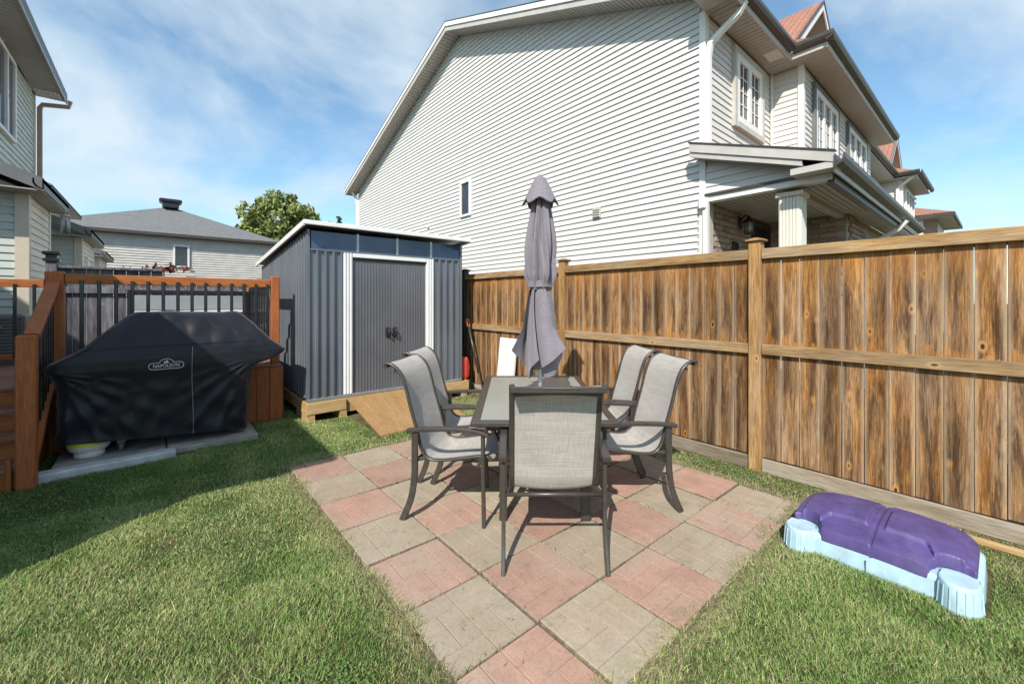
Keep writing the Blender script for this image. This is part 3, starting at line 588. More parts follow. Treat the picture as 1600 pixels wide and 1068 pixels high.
# ------------------------------------------------------------------ the next houses of that row
def row_unit(name, label, x0, x1, bay0, bay1, ybay, gable=True):
    h = thing(name, label, 'house', (x0, YF, 0))
    wl_ = MB().box(x0,x1,YF+.002,12,0,5.85).build('wall','siding_white',h); siding(Plane((0,YF,0),(1,0,0),(0,-1,0)), wl_, lambda z: (x0,x1), 2.2, 5.8, 'siding_white', joined=True)
    b_ = MB().box(bay0+.002,bay1,ybay+.002,YF,0,5.85).build('bay_wall','siding_white',h)
    siding(Plane((0,ybay,0),(1,0,0),(0,-1,0)), b_, lambda z: (bay0+.03,bay1), 2.2, 5.8, 'siding_white', joined=True); siding(Plane((bay0,0,0),(0,1,0),(-1,0,0)), b_, lambda z: (ybay+.03,YF), 2.2, 5.8, 'siding_white', joined=True)
    MB().box(bay0-.03,bay0+.12,ybay-.03,ybay+.1,2,5.8).build('corner_trim','trim_white',h)
    r_ = MB().prism([(x0,YE,ZE),(x0,YP,ZP),(x0,YP+4,ZP-.5),(x0,YP+4,ZP-.45),(x0,YP,ZP+.05),(x0,YE,ZE+.05)], (x1-x0,0,0)).build('roof','shingle_red',h)
    xm = (bay0+bay1)/2; hp = [(bay0-.4,ybay-.45,5.95),(bay1+.4,ybay-.45,5.95),(bay1+.4,4.5,5.95),(bay0-.4,4.5,5.95),(xm-.3,3.2,6.75),(xm+.3,3.2,6.75)]
    MB().add(hp,[(0,1,5,4),(1,2,5),(2,3,4,5),(3,0,4)]).build('bay_roof','shingle_red',r_)
    MB().box(x0,x1,YE,YF,5.79,5.82).build('soffit','soffit',r_); MB().box(bay0-.38,bay1+.38,ybay-.43,YF+.3,5.78,5.81).build('soffit','soffit',r_)
    gutter([(x0,YE-.02,5.85),(bay0-.3,YE-.02,5.85)], r_); gutter([(bay0-.4,ybay-.45,5.84),(bay1+.5,ybay-.45,5.84)], r_); gutter([(bay0-.4,YE,5.84),(bay0-.4,ybay-.5,5.84)], r_)
    window(Plane((0,ybay,0),(1,0,0),(0,-1,0)), h, bay0+.5, bay1-.4, 4.3, 5.55, 3, 2, 3)
    m = MB(); m.bar([(bay0-.3,ybay-.45,5.9),(bay0-.06,ybay+.1,5.5),(bay0-.06,ybay+.1,2)], .09,.09,(1,0,0)); m.build('downspout','trim_white',h)
    if gable: cross_gable(r_, xm-2.0, xm+1.6, 2.6, 6.05, 7.7, 6)
    return h
row_unit('row_house', 'second house of the right-hand row with a red gable behind the porch eave', 15.02, 25.5, 20.0, 23.0, 2.3)
far = thing('row_house', 'farthest right-hand house end with a low red hip roof and brick corner', 'house', (26,1.4,0))
wl_ = MB().box(26.002,30,1.9,12,0,5.2).build('wall','siding_white',far); siding(Plane((26,0,0),(0,1,0),(-1,0,0)), wl_, lambda z: (2.3,6), 2.0, 5.1, 'siding_white', joined=True)
MB().box(25.97,26.4,1.86,2.3,0,5.1).build('brick_corner','brick',far); MB().box(25.93,25.99,2.28,2.42,0,5.1).build('corner_trim','trim_white',far)
hp = [(25.4,1.3,5.28),(30.6,1.3,5.28),(30.6,9,5.28),(25.4,9,5.28),(28,3.6,6.3),(28,6,6.3)]
r_ = MB().add(hp,[(0,1,4),(1,2,5,4),(2,3,5),(3,0,4,5)]).build('roof','shingle_red',far); MB().box(25.45,30.5,1.35,9,5.12,5.15).build('soffit','soffit',r_); MB().box(25.38,30.6,1.28,1.34,5.13,5.27).build('fascia','gutter_dark',r_); MB().box(25.38,25.44,1.34,9,5.13,5.27).build('fascia','gutter_dark',r_)
# ------------------------------------------------------------------ the row of houses on the left
def left_unit(label, y0, y1, upper, flat=False, xw=-1.4, win=False, yup=None):
    h = thing('row_house', label, 'house', (xw, y0, 0))
    c = MB().box(-7, xw-.002, y0+.002, y1, 0, 3.05).build('extension_wall','siding_sage',h)
    siding(Plane((0,y0,0),(1,0,0),(0,-1,0)), c, lambda z: (-4.5, xw-.03), .5, 3.05, 'siding_sage')
    siding(Plane((xw,0,0),(0,1,0),(1,0,0)), c, lambda z: (y0+.03, y1), .5, 3.05, 'siding_cream')
    MB().box(xw-.10,xw+.03,y0-.03,y0+.10,.3,3.06).build('corner_trim','trim_beige',h); MB().box(xw-.02,xw+.03,y1-.05,y1+.02,.3,3.06).build('corner_trim','trim_white',h)
    xe, ye = xw+.22, y0-.40; k = .42
    if flat: pts = [(xe,3.12),(-7,3.12),(-7,3.17),(xe,3.17)]
    else: pts = [(xe,3.08),(-4.2,3.08+k*(xe+4.2)),(-4.2,3.15+k*(xe+4.2)),(xe,3.14)]
    rr = MB().prism([(a,ye,b) for a,b in pts], (0,y1+.15-ye,0)).build('extension_roof','shingle_grey',h)
    if not flat:
        MB().prism([(xe,ye-.02,2.98),(-4.2,ye-.02,2.98+k*(xe+4.2)),(-4.2,ye-.02,3.16+k*(xe+4.2)),(xe,ye-.02,3.15)], (0,.018,0)).build('rake_fascia','fascia_grey',rr)
        g_ = MB().prism([(xw-.03,y0+.004,3.05),(-4.2,y0+.004,3.05),(-4.2,y0+.004,3.0+k*(xe+4.2))], (0,.05,0)).build('gable_wall','siding_sage',h)
        siding(Plane((0,y0,0),(1,0,0),(0,-1,0)), g_, lambda z: (-4.2, xe-(z-2.95)/k) , 3.05, 3.9, 'siding_sage')
    MB().box(-4.2,xe-.02,ye,y0-.028,2.985,3.0).build('soffit','soffit',rr); MB().box(xw+.03,xe-.02,y0-.027,y1+.12,2.985,3.0).build('soffit','soffit',rr)
    gutter([(xe,y1+.15,3.0),(xe,ye-.02,3.0)], rr, 'fascia_grey', .14)
    if upper:
        xu, ys, yt = upper
        u = MB().box(-8, xu-.002, ys, yt, 3.0, 5.7).build('upper_wall','siding_sage',h)
        siding(Plane((xu,0,0),(0,1,0),(1,0,0)), u, lambda z: (ys, yt-.04), 3.1, 5.6, 'siding_sage')
        MB().box(xu-.05,xu+.03,yt-.05,yt+.03,3.0,5.65).build('corner_trim','trim_beige',h)
        ru = MB().prism([(xu+.45,ys-.3,5.72),(-6,ys-.3,8.0),(-6,ys-.3,8.06),(xu+.45,ys-.3,5.78)], (0,yt-ys+.4,0)).build('roof','shingle_grey',h)
        m = MB(); n = int((yt-ys+.4)/.105); m.box(xu+.03,xu+.43,ys-.3,yt+.1,5.612,5.63)
        for i in range(n): a = ys-.3+i*.105; m.box(xu+.03,xu+.43,a,a+.09,5.60,5.6119)
        m.build('soffit','soffit',ru); MB().box(xu+.43,xu+.45,ys-.3,yt+.12,5.58,5.73).build('fascia','trim_taupe',ru); gutter([(xu+.451,yt+.12,5.62),(xu+.451,ys-.3,5.62)], ru)
        m = MB()
        for i in range(7): m.box(xu+.06+i*.05,xu+.085+i*.05,yt-.35,yt-.05,5.575,5.60)
        m.box(xu+.05,xu+.40,yt-.36,yt-.04,5.59,5.602); m.build('soffit_vent','trim_white',ru)
        m = MB(); m.bar([(xu+.50,yt+.04,5.62),(xu+.48,yt+.04,5.50),(xu+.12,yt+.04,5.44),(xu+.08,yt+.04,5.36),(xu+.08,yt+.04,3.2)], .07,.07,(0,1,0)); m.build('downspout','downspout_brown',h)
        if win: window(Plane((xu,0,0),(0,1,0),(1,0,0)), h, 9.7, 10.75, 4.15, 5.5, 2, 1, 1)
    return h
hA = left_unit('nearest left house with sage siding, overhanging eave and brown downspout', 8.72, 10.2, (-1.9, 8.8, 12.4), win=True)
hB = left_unit('small sage house extension with beige corner behind the wind chime', 13.9, 16.2, None)
window(Plane((-1.4,0,0),(0,1,0),(1,0,0)), hB, 14.55, 15.6, 1.3, 2.6, 1, 1, 1, gl='trim_white')
hC = left_unit('low house extension with a dark hip eave seen beside the far house', 19.5, 22.0, None, xw=-1.55)
hC2 = thing('row_house', 'two-storey house end with dark sloping roof above the small extensions', 'house', (-3.5,22,0))
MB().box(-9,-3.5,22.2,29,0,5.6).build('wall','siding_cream',hC2); ru = MB().prism([(-2.9,21.8,5.6),(-7,21.8,7.6),(-7,21.8,7.66),(-2.9,21.8,5.66)],(0,7.5,0)).build('roof','shingle_grey',hC2); MB().box(-3.5,-2.92,21.8,29.3,5.5,5.53).build('soffit','soffit',ru); gutter([(-2.91,29.3,5.52),(-2.91,21.8,5.52)], ru)
# the house the photograph was taken behind: off frame, throws the broad shadow over deck and lawn
own = thing('home', 'own house outside the left edge whose eave shades the deck and lawn', 'house', (-2,2.6,0))
MB().box(-7,-1.98,2.6,6.4,0,2.95).build('extension_wall','siding_sage',own); MB().box(-7.0,-1.53,2.2,6.6,2.95,3.0).build('soffit','soffit',own)
MB().prism([(-1.53,2.2,3.0),(-7,2.2,3.0),(-7,2.2,3.1)],(0,4.4,0)).build('extension_roof','shingle_grey',own); MB().box(-11,-5.2,.9,8.4,0,5.5).build('wall','siding_sage',own)
# ------------------------------------------------------------------ the far house, trees
fh = thing('far_house', 'distant house with grey hip roof and beige siding above the weathered fence', 'house', (.6,33,0))
fx0, fx1, fy0, fy1 = -5.0, 6.2, 33.0, 44.0
wl_ = MB().box(fx0,fx1,fy0+.002,fy1,0,5.5).build('wall','siding_grey',fh); siding(Plane((0,fy0,0),(1,0,0),(0,-1,0)), wl_, lambda z: (fx0,fx1), 1.8, 5.5, 'siding_grey', e=.15, joined=True, lap=.045)
xc = (fx0+fx1)/2; hp = [(fx0-.5,fy0-.5,5.6),(fx1+.5,fy0-.5,5.6),(fx1+.5,fy1+.5,5.6),(fx0-.5,fy1+.5,5.6),(xc,fy0+4.6,8.1),(xc,fy1-4.6,8.1)]
r_ = MB().add(hp,[(0,1,4),(1,2,5,4),(2,3,5),(3,0,4,5)]).build('roof','shingle_grey',fh); MB().box(fx0-.48,fx1+.48,fy0-.48,fy1+.4,5.44,5.47).build('soffit','gutter_dark',r_); MB().box(fx0-.5,fx1+.5,fy0-.52,fy0-.48,5.45,5.62).build('fascia','gutter_dark',r_)
m = MB(); m.box(xc-.45,xc+.45,fy0+3.7,fy0+4.5,7.9,8.25,.05); m.box(xc-.62,xc+.62,fy0+3.6,fy0+4.6,8.25,8.5,.08); m.build('roof_vent','metal_black',r_)
window(Plane((0,fy0-.045,0),(1,0,0),(0,-1,0)), fh, .65,1.45,3.6,5.0, 1,1,1, gl='window_glass', fw=.1)
def tree(name, label, x, y, h, rx, nleaf, mat, size, seed, group=None, conifer=False, zc=None, rz=None):
    t = thing(name, label, 'tree', (x,y,0), group=group); rn = np.random.RandomState(seed)
    tr = MB(); tr.lathe([(.03*h,0),(.022*h,.3*h),(.014*h,.6*h),(.004*h,.95*h)], x, y, 10)
    if not conifer:
        for k in range(14):
            a = rn.uniform(0,6.28); z0 = h*rn.uniform(.25,.6); l = rx*rn.uniform(.6,.95); tr.tube([(x,y,z0),(x+.5*l*math.cos(a),y+.5*l*math.sin(a),z0+.18*h),(x+l*math.cos(a),y+l*math.sin(a),z0+.28*h)], .006*h, 5)
    tr.build('trunk','bark',t)
    if conifer:
        f = rn.uniform(0,1,nleaf)**.6; zz_ = h*(1-f*.9); ra = rx*f*(.35+.65*((zz_*2.2/h*7) % 1))*np.sqrt(rn.uniform(.1,1,nleaf)); a = rn.uniform(0,6.28,nleaf)
        P = np.stack([x+ra*np.cos(a), y+ra*np.sin(a), zz_-ra*.25],1)
    else:
        nc = 95; C = []
        while len(C) < nc:
            p = rn.uniform(-1,1,3)
            if .25 < np.dot(p,p) < 1: C.append(p)
        C = np.array(C)*np.array([rx*.82,rx*.82,rz])+np.array([x,y,zc]); rr = rn.uniform(.11,.25,nc)*rx
        k = rn.randint(0,nc,nleaf); d = rn.normal(size=(nleaf,3)); d /= np.linalg.norm(d,axis=1)[:,None]; P = C[k]+d*(rr[k]*rn.uniform(.35,1.1,nleaf)**.7)[:,None]
        P[:,2] += np.abs(d[:,2])*rr[k]*.35
    u = rn.normal(size=(nleaf,3)); u /= np.linalg.norm(u,axis=1)[:,None]; v = rn.normal(size=(nleaf,3)); v -= (v*u).sum(1)[:,None]*u; v /= np.linalg.norm(v,axis=1)[:,None]
    s = size*rn.uniform(.6,1.3,nleaf)[:,None]; Q = np.concatenate([P-u*s, P+v*s*.45, P+u*s, P-v*s*.45],1).reshape(-1,3)
    me = bpy.data.meshes.new('crown'); me.from_pydata(Q.tolist(), [], [(4*i,4*i+1,4*i+2,4*i+3) for i in range(nleaf)]); me.materials.append(MATS[mat])
    me.transform(Matrix.Translation((-x,-y,0))); link('crown', me, t)
    return t
tree('broadleaf_tree', 'large yellow-green leafy tree rising behind the shed roof', 9.5, 47.5, 12.4, 4.6, 15000, 'leaf', .27, 5, zc=8.4, rz=3.9)
tree('spruce_tree', 'small dark spruce tip just right of the leafy tree', 16.2, 54.4, 11.5, 1.6, 1500, 'leaf_dark', .4, 8, conifer=True, group='spruces')
tree('spruce_tree', 'taller dark spruce tip nearest the white gable eave', 16.5, 51.6, 11.6, 1.7, 1600, 'leaf_dark', .4, 9, conifer=True, group='spruces')
# ------------------------------------------------------------------ the stained fence on the right
XFN = 4.035
fn = thing('wooden_fence', 'tall brown-stained board fence running behind the patio furniture', 'fence', (XFN,1.42,0))
fb = Vector(fn['_base'])
posts = [-3.24, -0.91, 1.42, 3.745, 6.06, 8.4]
def post_(par, x0, x1, y0, y1, z, mat='fence_post', name='post'):
    p = MB().box(x0,x1,y0,y1,-.2,z,.006).build(name, mat, par)
    m = MB(); m.box(x0-.022,x1+.022,y0-.022,y1+.022,z,z+.018,.004)
    a, b, c, d = x0-.004, x1+.004, y0-.004, y1+.004; e = .035
    m.add([(a,c,z+.018),(b,c,z+.018),(b,d,z+.018),(a,d,z+.018),(a+e,c+e,z+.034),(b-e,c+e,z+.034),(b-e,d-e,z+.034),(a+e,d-e,z+.034)],[(4,5,6,7),(0,1,5,4),(1,2,6,5),(2,3,7,6),(3,0,4,7)])
    m.build('post_cap', mat, p); return p
for i, y in enumerate(posts):
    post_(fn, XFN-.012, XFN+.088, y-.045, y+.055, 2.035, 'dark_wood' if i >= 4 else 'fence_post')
bmesh_cache = {}
def fboard(w_, h_, mat):
    k = (round(w_,3), round(h_,3), mat)
    if k not in bmesh_cache:
        o = MB().box(-.009,.009,-w_/2,w_/2,0,h_,.003).build('board', mat); bmesh_cache[k] = o.data; bpy.data.objects.remove(o)
    return bmesh_cache[k]
rs = random.Random(11)
for i in range(len(posts)-1):
    y0, y1 = posts[i]+.055, posts[i+1]-.045
    zt = 1.965
    for nm, z0, z1, x0 in (('top_rail',1.875,zt,XFN-.002), ('middle_rail',1.035,1.125,XFN+.0)):
        MB().box(x0,x0+.036,y0+.003,y1-.003,z0,z1,.004).build(nm,'fence_rail',fn)
    MB().box(XFN+.06,XFN+.098,y0+.003,y1-.003,1.86,1.96,.004).build('back_rail','fence_rail',fn)
    MB().box(XFN+.012,XFN+.04,y0+.003,y1-.003,.0,.118,.004).build('kick_board','kick_wood',fn)
    n = 16; u = (y1-y0)/n
    for k in range(n):
        wd = u-rs.choice((.003,.004,.006,.009)); 
        o = link('board', fboard(wd,1.80,'fence_wood'), fn, Vector((XFN+.050+rs.uniform(-.003,.003), y0+(k+.5)*u, .125+rs.uniform(-.006,.004)))-fb)
        o.rotation_euler.z = rs.uniform(-.02,.02)
# weathered privacy fence behind the deck
pf = thing('privacy_fence', 'weathered grey board fence standing behind the deck railing', 'fence', (-1.14,8.6,0))
pb = Vector(pf['_base'])
MB().box(-1.20,-1.09,8.55,8.66,0,2.06,.005).build('post','grey_wood',pf)
m = MB(); m.box(-1.225,-1.065,8.525,8.685,2.06,2.10,.006); m.prism([(-1.20,8.55,2.10),(-1.09,8.55,2.10),(-1.09,8.66,2.10),(-1.20,8.66,2.10)],(0,0,.05)); m.box(-1.235,-1.055,8.515,8.695,2.15,2.20,.015); m.build('cap_lamp','metal_black',pf)
for k in range(24):
    x = -1.02+k*.142; o = link('board', fboard(.137,1.94,'grey_wood'), pf, Vector((x, 8.62+rs.uniform(-.003,.003), .03+rs.uniform(-.01,.01)-(.07 if k > 7 else 0)))-pb); o.rotation_euler.z = math.pi/2
for z in (.35, 1.62): MB().box(-1.08,2.38,8.57,8.609,z,z+.09,.003).build('rail','grey_wood',pf)
MB().box(-1.08,.04,8.56,8.68,1.972,2.01,.004).build('top_cap','grey_wood',pf)
# ------------------------------------------------------------------ metal shed
SX0, SX1, SY0, SY1, SZ0 = 1.40, 3.66, 5.58, 8.55, .26
sh = thing('metal_shed', 'charcoal corrugated metal shed with white door posts and sloping roof', 'shed', (SX0,SY0,0))
def ribbed(m, pl, t0, t1, z0, z1, pitch=.145, h=.022, zl=None):
    """vertical ribs: a folded sheet"""
    n = max(1, round((t1-t0)/pitch)); u = (t1-t0)/n; prof = []
    for i in range(n): a = t0+i*u; prof += [(a,0),(a+u*.60,0),(a+u*.68,h),(a+u*.92,h)]
    prof.append((t1,0)); top = (lambda t: z1) if zl is None else zl
    vs = []
    for t_, o_ in prof: vs += [pl.p(t_,o_,z0), pl.p(t_,o_,top(t_))]
    m.add(vs, [(2*i,2*i+2,2*i+3,2*i+1) for i in range(len(prof)-1)])
zs = lambda y: 2.44+(2.17-2.44)*(y-SY0)/(SY1-SY0)
pl_f = Plane((0,SY0,0),(1,0,0),(0,-1,0)); pl_l = Plane((SX0,0,0),(0,1,0),(-1,0,0))
m = MB(); ribbed(m, pl_f, SX0+.03, 1.826, SZ0+.03, 2.14, .106, .03); m.build('wall_panel','shed_metal',sh)
m = MB(); ribbed(m, pl_f, 3.17, SX1-.03, SZ0+.03, 2.14, .106, .03); m.build('wall_panel','shed_metal',sh)
m = MB(); ribbed(m, pl_l, SY0+.03, SY1-.03, SZ0+.03, 2.1, .13, .012, zl=lambda t: zs(t)-.05); m.build('wall_panel','shed_metal',sh)
m = MB(); m.prism([(SX1,SY0+.04,SZ0),(SX1,SY1,SZ0),(SX1,SY1,2.1),(SX1,SY0+.04,2.37)],(-.02,0,0)); m.box(SX0+.02,SX1,SY1-.02,SY1,SZ0,2.1); m.build('wall_panel','shed_metal',sh)
m = MB(); m.box(SX0+.02,SX1-.02,SY0+.02,SY0+.03,SZ0,2.15); m.box(SX0+.02,SX0+.03,SY0+.04,SY1-.03,SZ0,2.1); m.build('inner_lining','shed_metal',sh)
for x0, x1 in ((SX0-.012,SX0+.028),(SX1-.028,SX1+.012)): MB().box(x0,x1,SY0-.026,SY0+.03,SZ0,2.40,.004).build('corner_post','shed_metal',sh)
for x0, x1 in ((1.828,1.952),(3.042,3.168)):
    m = MB(); m.box(x0,x1,SY0-.02,SY0+.01,SZ0+.03,2.14)
    for k in range(3): m.box(x0+.012+k*.037,x0+.038+k*.037,SY0-.032,SY0-.0205,SZ0+.03,2.14,.004)
    m.build('door_post','shed_white',sh)
MB().box(1.953,3.041,SY0-.03,SY0+.0,2.085,2.14,.004).build('door_header','shed_white',sh)
m = MB(); m.box(SX0,SX1,SY0-.035,SY0+.02,SZ0-.01,SZ0+.028,.004); m.build('floor_track','galvanised',sh)
for x0, x1 in ((1.953,2.495),(2.499,3.041)):
    m = MB(); ribbed(m, Plane((0,SY0+.012,0),(1,0,0),(0,-1,0)), x0, x1, SZ0+.03, 2.05, .042, .006); d = m.build('door','shed_door',sh)
    s = 1 if x0 < 2 else -1; hx = 2.497-s*.05
    m = MB(); m.box(hx-.03,hx+.03,SY0-.012,SY0+.008,1.0,1.14,.008); m.tube([(hx,SY0-.005,1.02),(hx,SY0-.05,1.035),(hx,SY0-.05,1.105),(hx,SY0-.005,1.12)], .011, 6, (1,0,0)); m.build('handle','plastic_black',d)
MB().box(1.955,3.04,SY0-.004,SY0+.004,2.05,2.083).build('door_shadow_gap','interior_dark',sh)
# clerestory lights under the roof edge
xs = [SX0+.03, 2.02, 2.58, 3.12, SX1-.03]
for a, b in zip(xs[:-1], xs[1:]): MB().box(a+.012,b-.012,SY0-.012,SY0-.004,2.165,2.385).build('pane','shed_glass',sh)
for x in xs[1:-1]: MB().box(x-.018,x+.018,SY0-.022,SY0+.0,2.15,2.40,.003).build('mullion','galvanised',sh)
MB().box(SX0+.03,SX1-.03,SY0-.03,SY0+.01,2.141,2.162).build('window_sill','shed_metal',sh)
m = MB(); a, b = SY0-.14, SY1+.1; m.prism([(SX0-.06,a,zs(a)-.0),(SX0-.06,b,zs(b)-.0),(SX0-.06,b,zs(b)+.02),(SX0-.06,a,zs(a)+.02)],(SX1-SX0+.12,0,0)); rf = m.build('roof','shed_metal',sh)
m = MB(); m.prism([(SX0-.085,a-.02,zs(a)-.035),(SX0-.085,b,zs(b)-.035),(SX0-.085,b,zs(b)+.03),(SX0-.085,a-.02,zs(a)+.03)],(.024,0,0)); m.box(SX0-.085,SX1+.085,a-.035,a-.001,zs(a)-.02,zs(a)+.034,.006); m.prism([(SX1+.061,a,zs(a)-.035),(SX1+.061,b,zs(b)-.035),(SX1+.061,b,zs(b)+.03),(SX1+.061,a,zs(a)+.03)],(.024,0,0)); m.build('roof_edging','shed_white',rf)
bs = sh
MB().box(SX0-.02,1.86,SY0-.06,SY0-.022,.10,.245,.004).build('base_beam','lumber_x',bs); MB().box(3.0,SX1+.12,SY0-.06,SY0-.022,.10,.245,.004).build('base_beam','lumber_x',bs); MB().box(1.862,2.998,SY0-.02,SY0+.02,.06,.245).build('base_beam','lumber_x',bs)
MB().box(SX0-.02,SX0+.018,SY0-.02,SY1,.10,.245,.004).build('base_beam','lumber_y',bs); MB().box(SX1+.082,SX1+.12,SY0-.02,SY1,.10,.245,.004).build('base_beam','lumber_y',bs)
for x in (SX0-.01, 1.78, 3.05, SX1): MB().box(x,x+.09,SY0-.05,SY0+.5,-.02,.099,.004).build('foot_block','lumber_y',bs)
MB().box(SX0+.02,SX1,SY0+.02,SY1,.12,.25).build('floor','lumber_x',bs)
rmp = thing('plywood_ramp', 'sloping plywood sheet ramp leading up to the shed doors', 'ramp', (2.4,4.45,0))
MB().hexa([(1.86,4.43,.012),(3.02,4.43,.012),(3.02,5.54,.232),(1.86,5.54,.232),(1.86,4.43,.03),(3.02,4.43,.03),(3.02,5.54,.25),(1.86,5.54,.25)]).build('sheet','plywood',rmp)
MB().prism([(2.06,4.62,.0),(2.06,5.5,.0),(2.06,5.5,.22),(2.06,4.62,.045)],(.04,0,0)).build('bearer','lumber_y',rmp); MB().prism([(2.74,4.62,.0),(2.74,5.5,.0),(2.74,5.5,.22),(2.74,4.62,.045)],(.04,0,0)).build('bearer','lumber_y',rmp)
# tools in the gap between shed and fence, board against the fence
sv = thing('shovel', 'long-handled shovel with an orange grip leaning between shed and fence', 'shovel', (3.94,5.55,0))
p0, p1 = Vector((3.90,5.70,1.08)), Vector((3.95,5.50,.34)); m = MB(); m.tube([p0,p1], .017, 8); m.build('shaft','metal_dark',sv)
u = (p0-p1).normalized(); sd_ = Vector((.75,.6,0)).normalized()
m = MB(); m.tube([p0-u*.02, p0+u*.04+sd_*.055, p0+u*.12+sd_*.06, p0+u*.135, p0+u*.12-sd_*.06, p0+u*.04-sd_*.055, p0-u*.02], .015, 8, (0,1,.3)); m.build('grip','plastic_orange',sv)
m = MB(); sd2 = Vector((.5,.86,0)); m.loft([[p1+sd2*a*(1-.25*k)+Vector((0,-.02*(1-a*a*60),0))-u*(.32*k) for a in (-.11,-.06,0,.06,.11)] for k in (0,.4,.8,1.0)], closed=False); m.build('blade','galvanised',sv)
rd = thing('plastic_scoop', 'red plastic scoop standing on edge beside the shed corner', 'scoop', (3.80,5.80,0))
MB().loft([[(3.79+.09*math.sin(a)*k, 5.66+.05*math.cos(a), z) for a in [i*math.pi/8 for i in range(16)]] for z, k in ((.24,.5),(.30,1),(.45,1.1),(.55,.8),(.60,.4))]).build('scoop_body','plastic_red',rd)
MB().tube([(3.79,5.70,.58),(3.81,5.80,1.0),(3.83,5.9,1.32)], .014, 6).build('handle','metal_black',rd)
MB().box(3.77,3.89,5.62,5.76,.0,.238,.01).build('stand_block','metal_black',rd)
wb = tag(MB().hexa([(3.90,4.62,.01),(3.93,4.62,.01),(3.93,5.0,.01),(3.90,5.0,.01),(4.0,4.62,.95),(4.028,4.62,.95),(4.028,5.0,.95),(4.0,5.0,.95)]).build('panel_board','white_paint'), 'plain white board leaning upright against the stained fence', 'board')
# ------------------------------------------------------------------ deck, stairs and railing
DZ, DX0, DX1, DY0, DY1 = .70, -4.2, 1.20, 6.0, 8.05
dk = thing('deck', 'red-brown stained wooden deck with stairs, railing and black balusters', 'deck', (-.8,DY0,0))
n = 14; u = (DY1-DY0)/n
for k in range(n): MB().box(DX0,DX1,DY0+k*u+.003,DY0+(k+1)*u-.003,DZ-.03,DZ,.003).build('deck_board','deck_floor',dk)
MB().box(DX0,DX1,DY0+.04,DY0+.08,DZ-.2,DZ-.032).build('joist','deck_stain_x',dk)
k = 0; x = -.68
while x < DX1-.02:
    MB().box(x+.002,min(x+.142,DX1),DY0-.03,DY0-.008,.01,DZ-.03,.003).build('skirt_board','deck_stain',dk); x += .145
y = DY0
while y < DY1: MB().box(DX1+.001,DX1+.022,y+.002,y+.142,.01,DZ-.03,.003).build('skirt_board','deck_stain',dk); y += .145
st = []
SY = [5.10, 5.40, 5.70, 6.0]
for i, y in enumerate(SY):
    z0, z1 = i*.175, (i+1)*.175
    MB().box(-3.0,-.86,y,y+.02,z0,z1-.032,.002).build('riser','deck_stain_x',dk)
    if i < 3:
        MB().box(-3.0,-.86,y-.025,y+.142,z1-.03,z1,.004).build('tread','deck_floor',dk); MB().box(-3.0,-.86,y+.148,y+.295,z1-.03,z1,.004).build('tread','deck_floor',dk)
    else: MB().box(-3.0,-.86,y-.025,y-.001,z1-.03,z1-.001,.004).build('tread','deck_floor',dk)
m = MB(); m.prism([(-.855,5.06,0),(-.855,5.99,0),(-.855,5.99,.67),(-.855,5.06,.12)],(.035,0,0)); m.build('stringer','deck_stain',dk)
MB().box(-.915,-.885,5.02,5.06,0,.26,.004).build('stair_block','deck_stain',dk)
def dpost(x,y,z0,z1,s=.14):
    MB().box(x-s/2,x+s/2,y-s/2,y+s/2,z0,z1,.008).build('post','deck_stain',dk)
dpost(-.81,5.06,-.05,1.23,.11); dpost(-.79,6.11,-.05,1.80,.13); dpost(DX1-.06,6.09,.0,1.82,.095); dpost(DX1-.06,7.95,DZ,1.80,.095)
RZ = 1.78
MB().box(-.72,DX1-.11,6.055,6.125,RZ-.10,RZ,.005).build('hand_rail','deck_stain_x',dk); MB().box(-.72,DX1-.11,6.06,6.12,DZ+.08,DZ+.15,.004).build('bottom_rail','deck_stain_x',dk)
MB().box(DX1-.095,DX1-.025,6.14,7.90,RZ-.10,RZ-.002,.005).build('hand_rail','deck_stain',dk); MB().box(DX1-.09,DX1-.03,6.14,7.90,DZ+.08,DZ+.15,.004).build('bottom_rail','deck_stain',dk)
MB().box(-3.5,-1.12,7.90,7.97,RZ-.10,RZ,.005).build('hand_rail','deck_stain_x',dk); MB().box(-3.5,-1.12,7.91,7.96,DZ+.08,DZ+.15,.004).build('bottom_rail','deck_stain_x',dk); dpost(-1.06,7.94,DZ,1.80,.10)
m = MB(); m.bar([(-.79,5.10,1.22),(-.79,6.05,1.70)], .09, .05, (0,0,1), .006); m.build('stair_rail','deck_stain',dk)
m = MB(); m.bar([(-.79,5.13,.22),(-.79,6.05,.76)], .06, .06, (0,0,1), .004); m.build('stair_rail','deck_stain',dk)
def baluster(x, y, z0, z1, rot=0):
    MB().box(x-.016,x+.016,y-.008,y+.008,z0,z1,.005).build('baluster','metal_black',dk) if not rot else MB().box(x-.008,x+.008,y-.016,y+.016,z0,z1,.005).build('baluster','metal_black',dk)
x = -.60
while x < DX1-.14: baluster(x, 6.045, DZ+.10, RZ-.06); x += .127
y = 6.25
while y < 7.9: baluster(DX1-.105, y, DZ+.10, RZ-.06, 1); y += .127
x = -1.20
while x > -3.4: baluster(x, 7.89, DZ+.10, RZ-.06); x -= .16
for i in range(8): y = 5.20+i*.11; baluster(-.79, y, .30+(y-5.13)*.57, 1.20+(y-5.10)*.505-.02, 1)
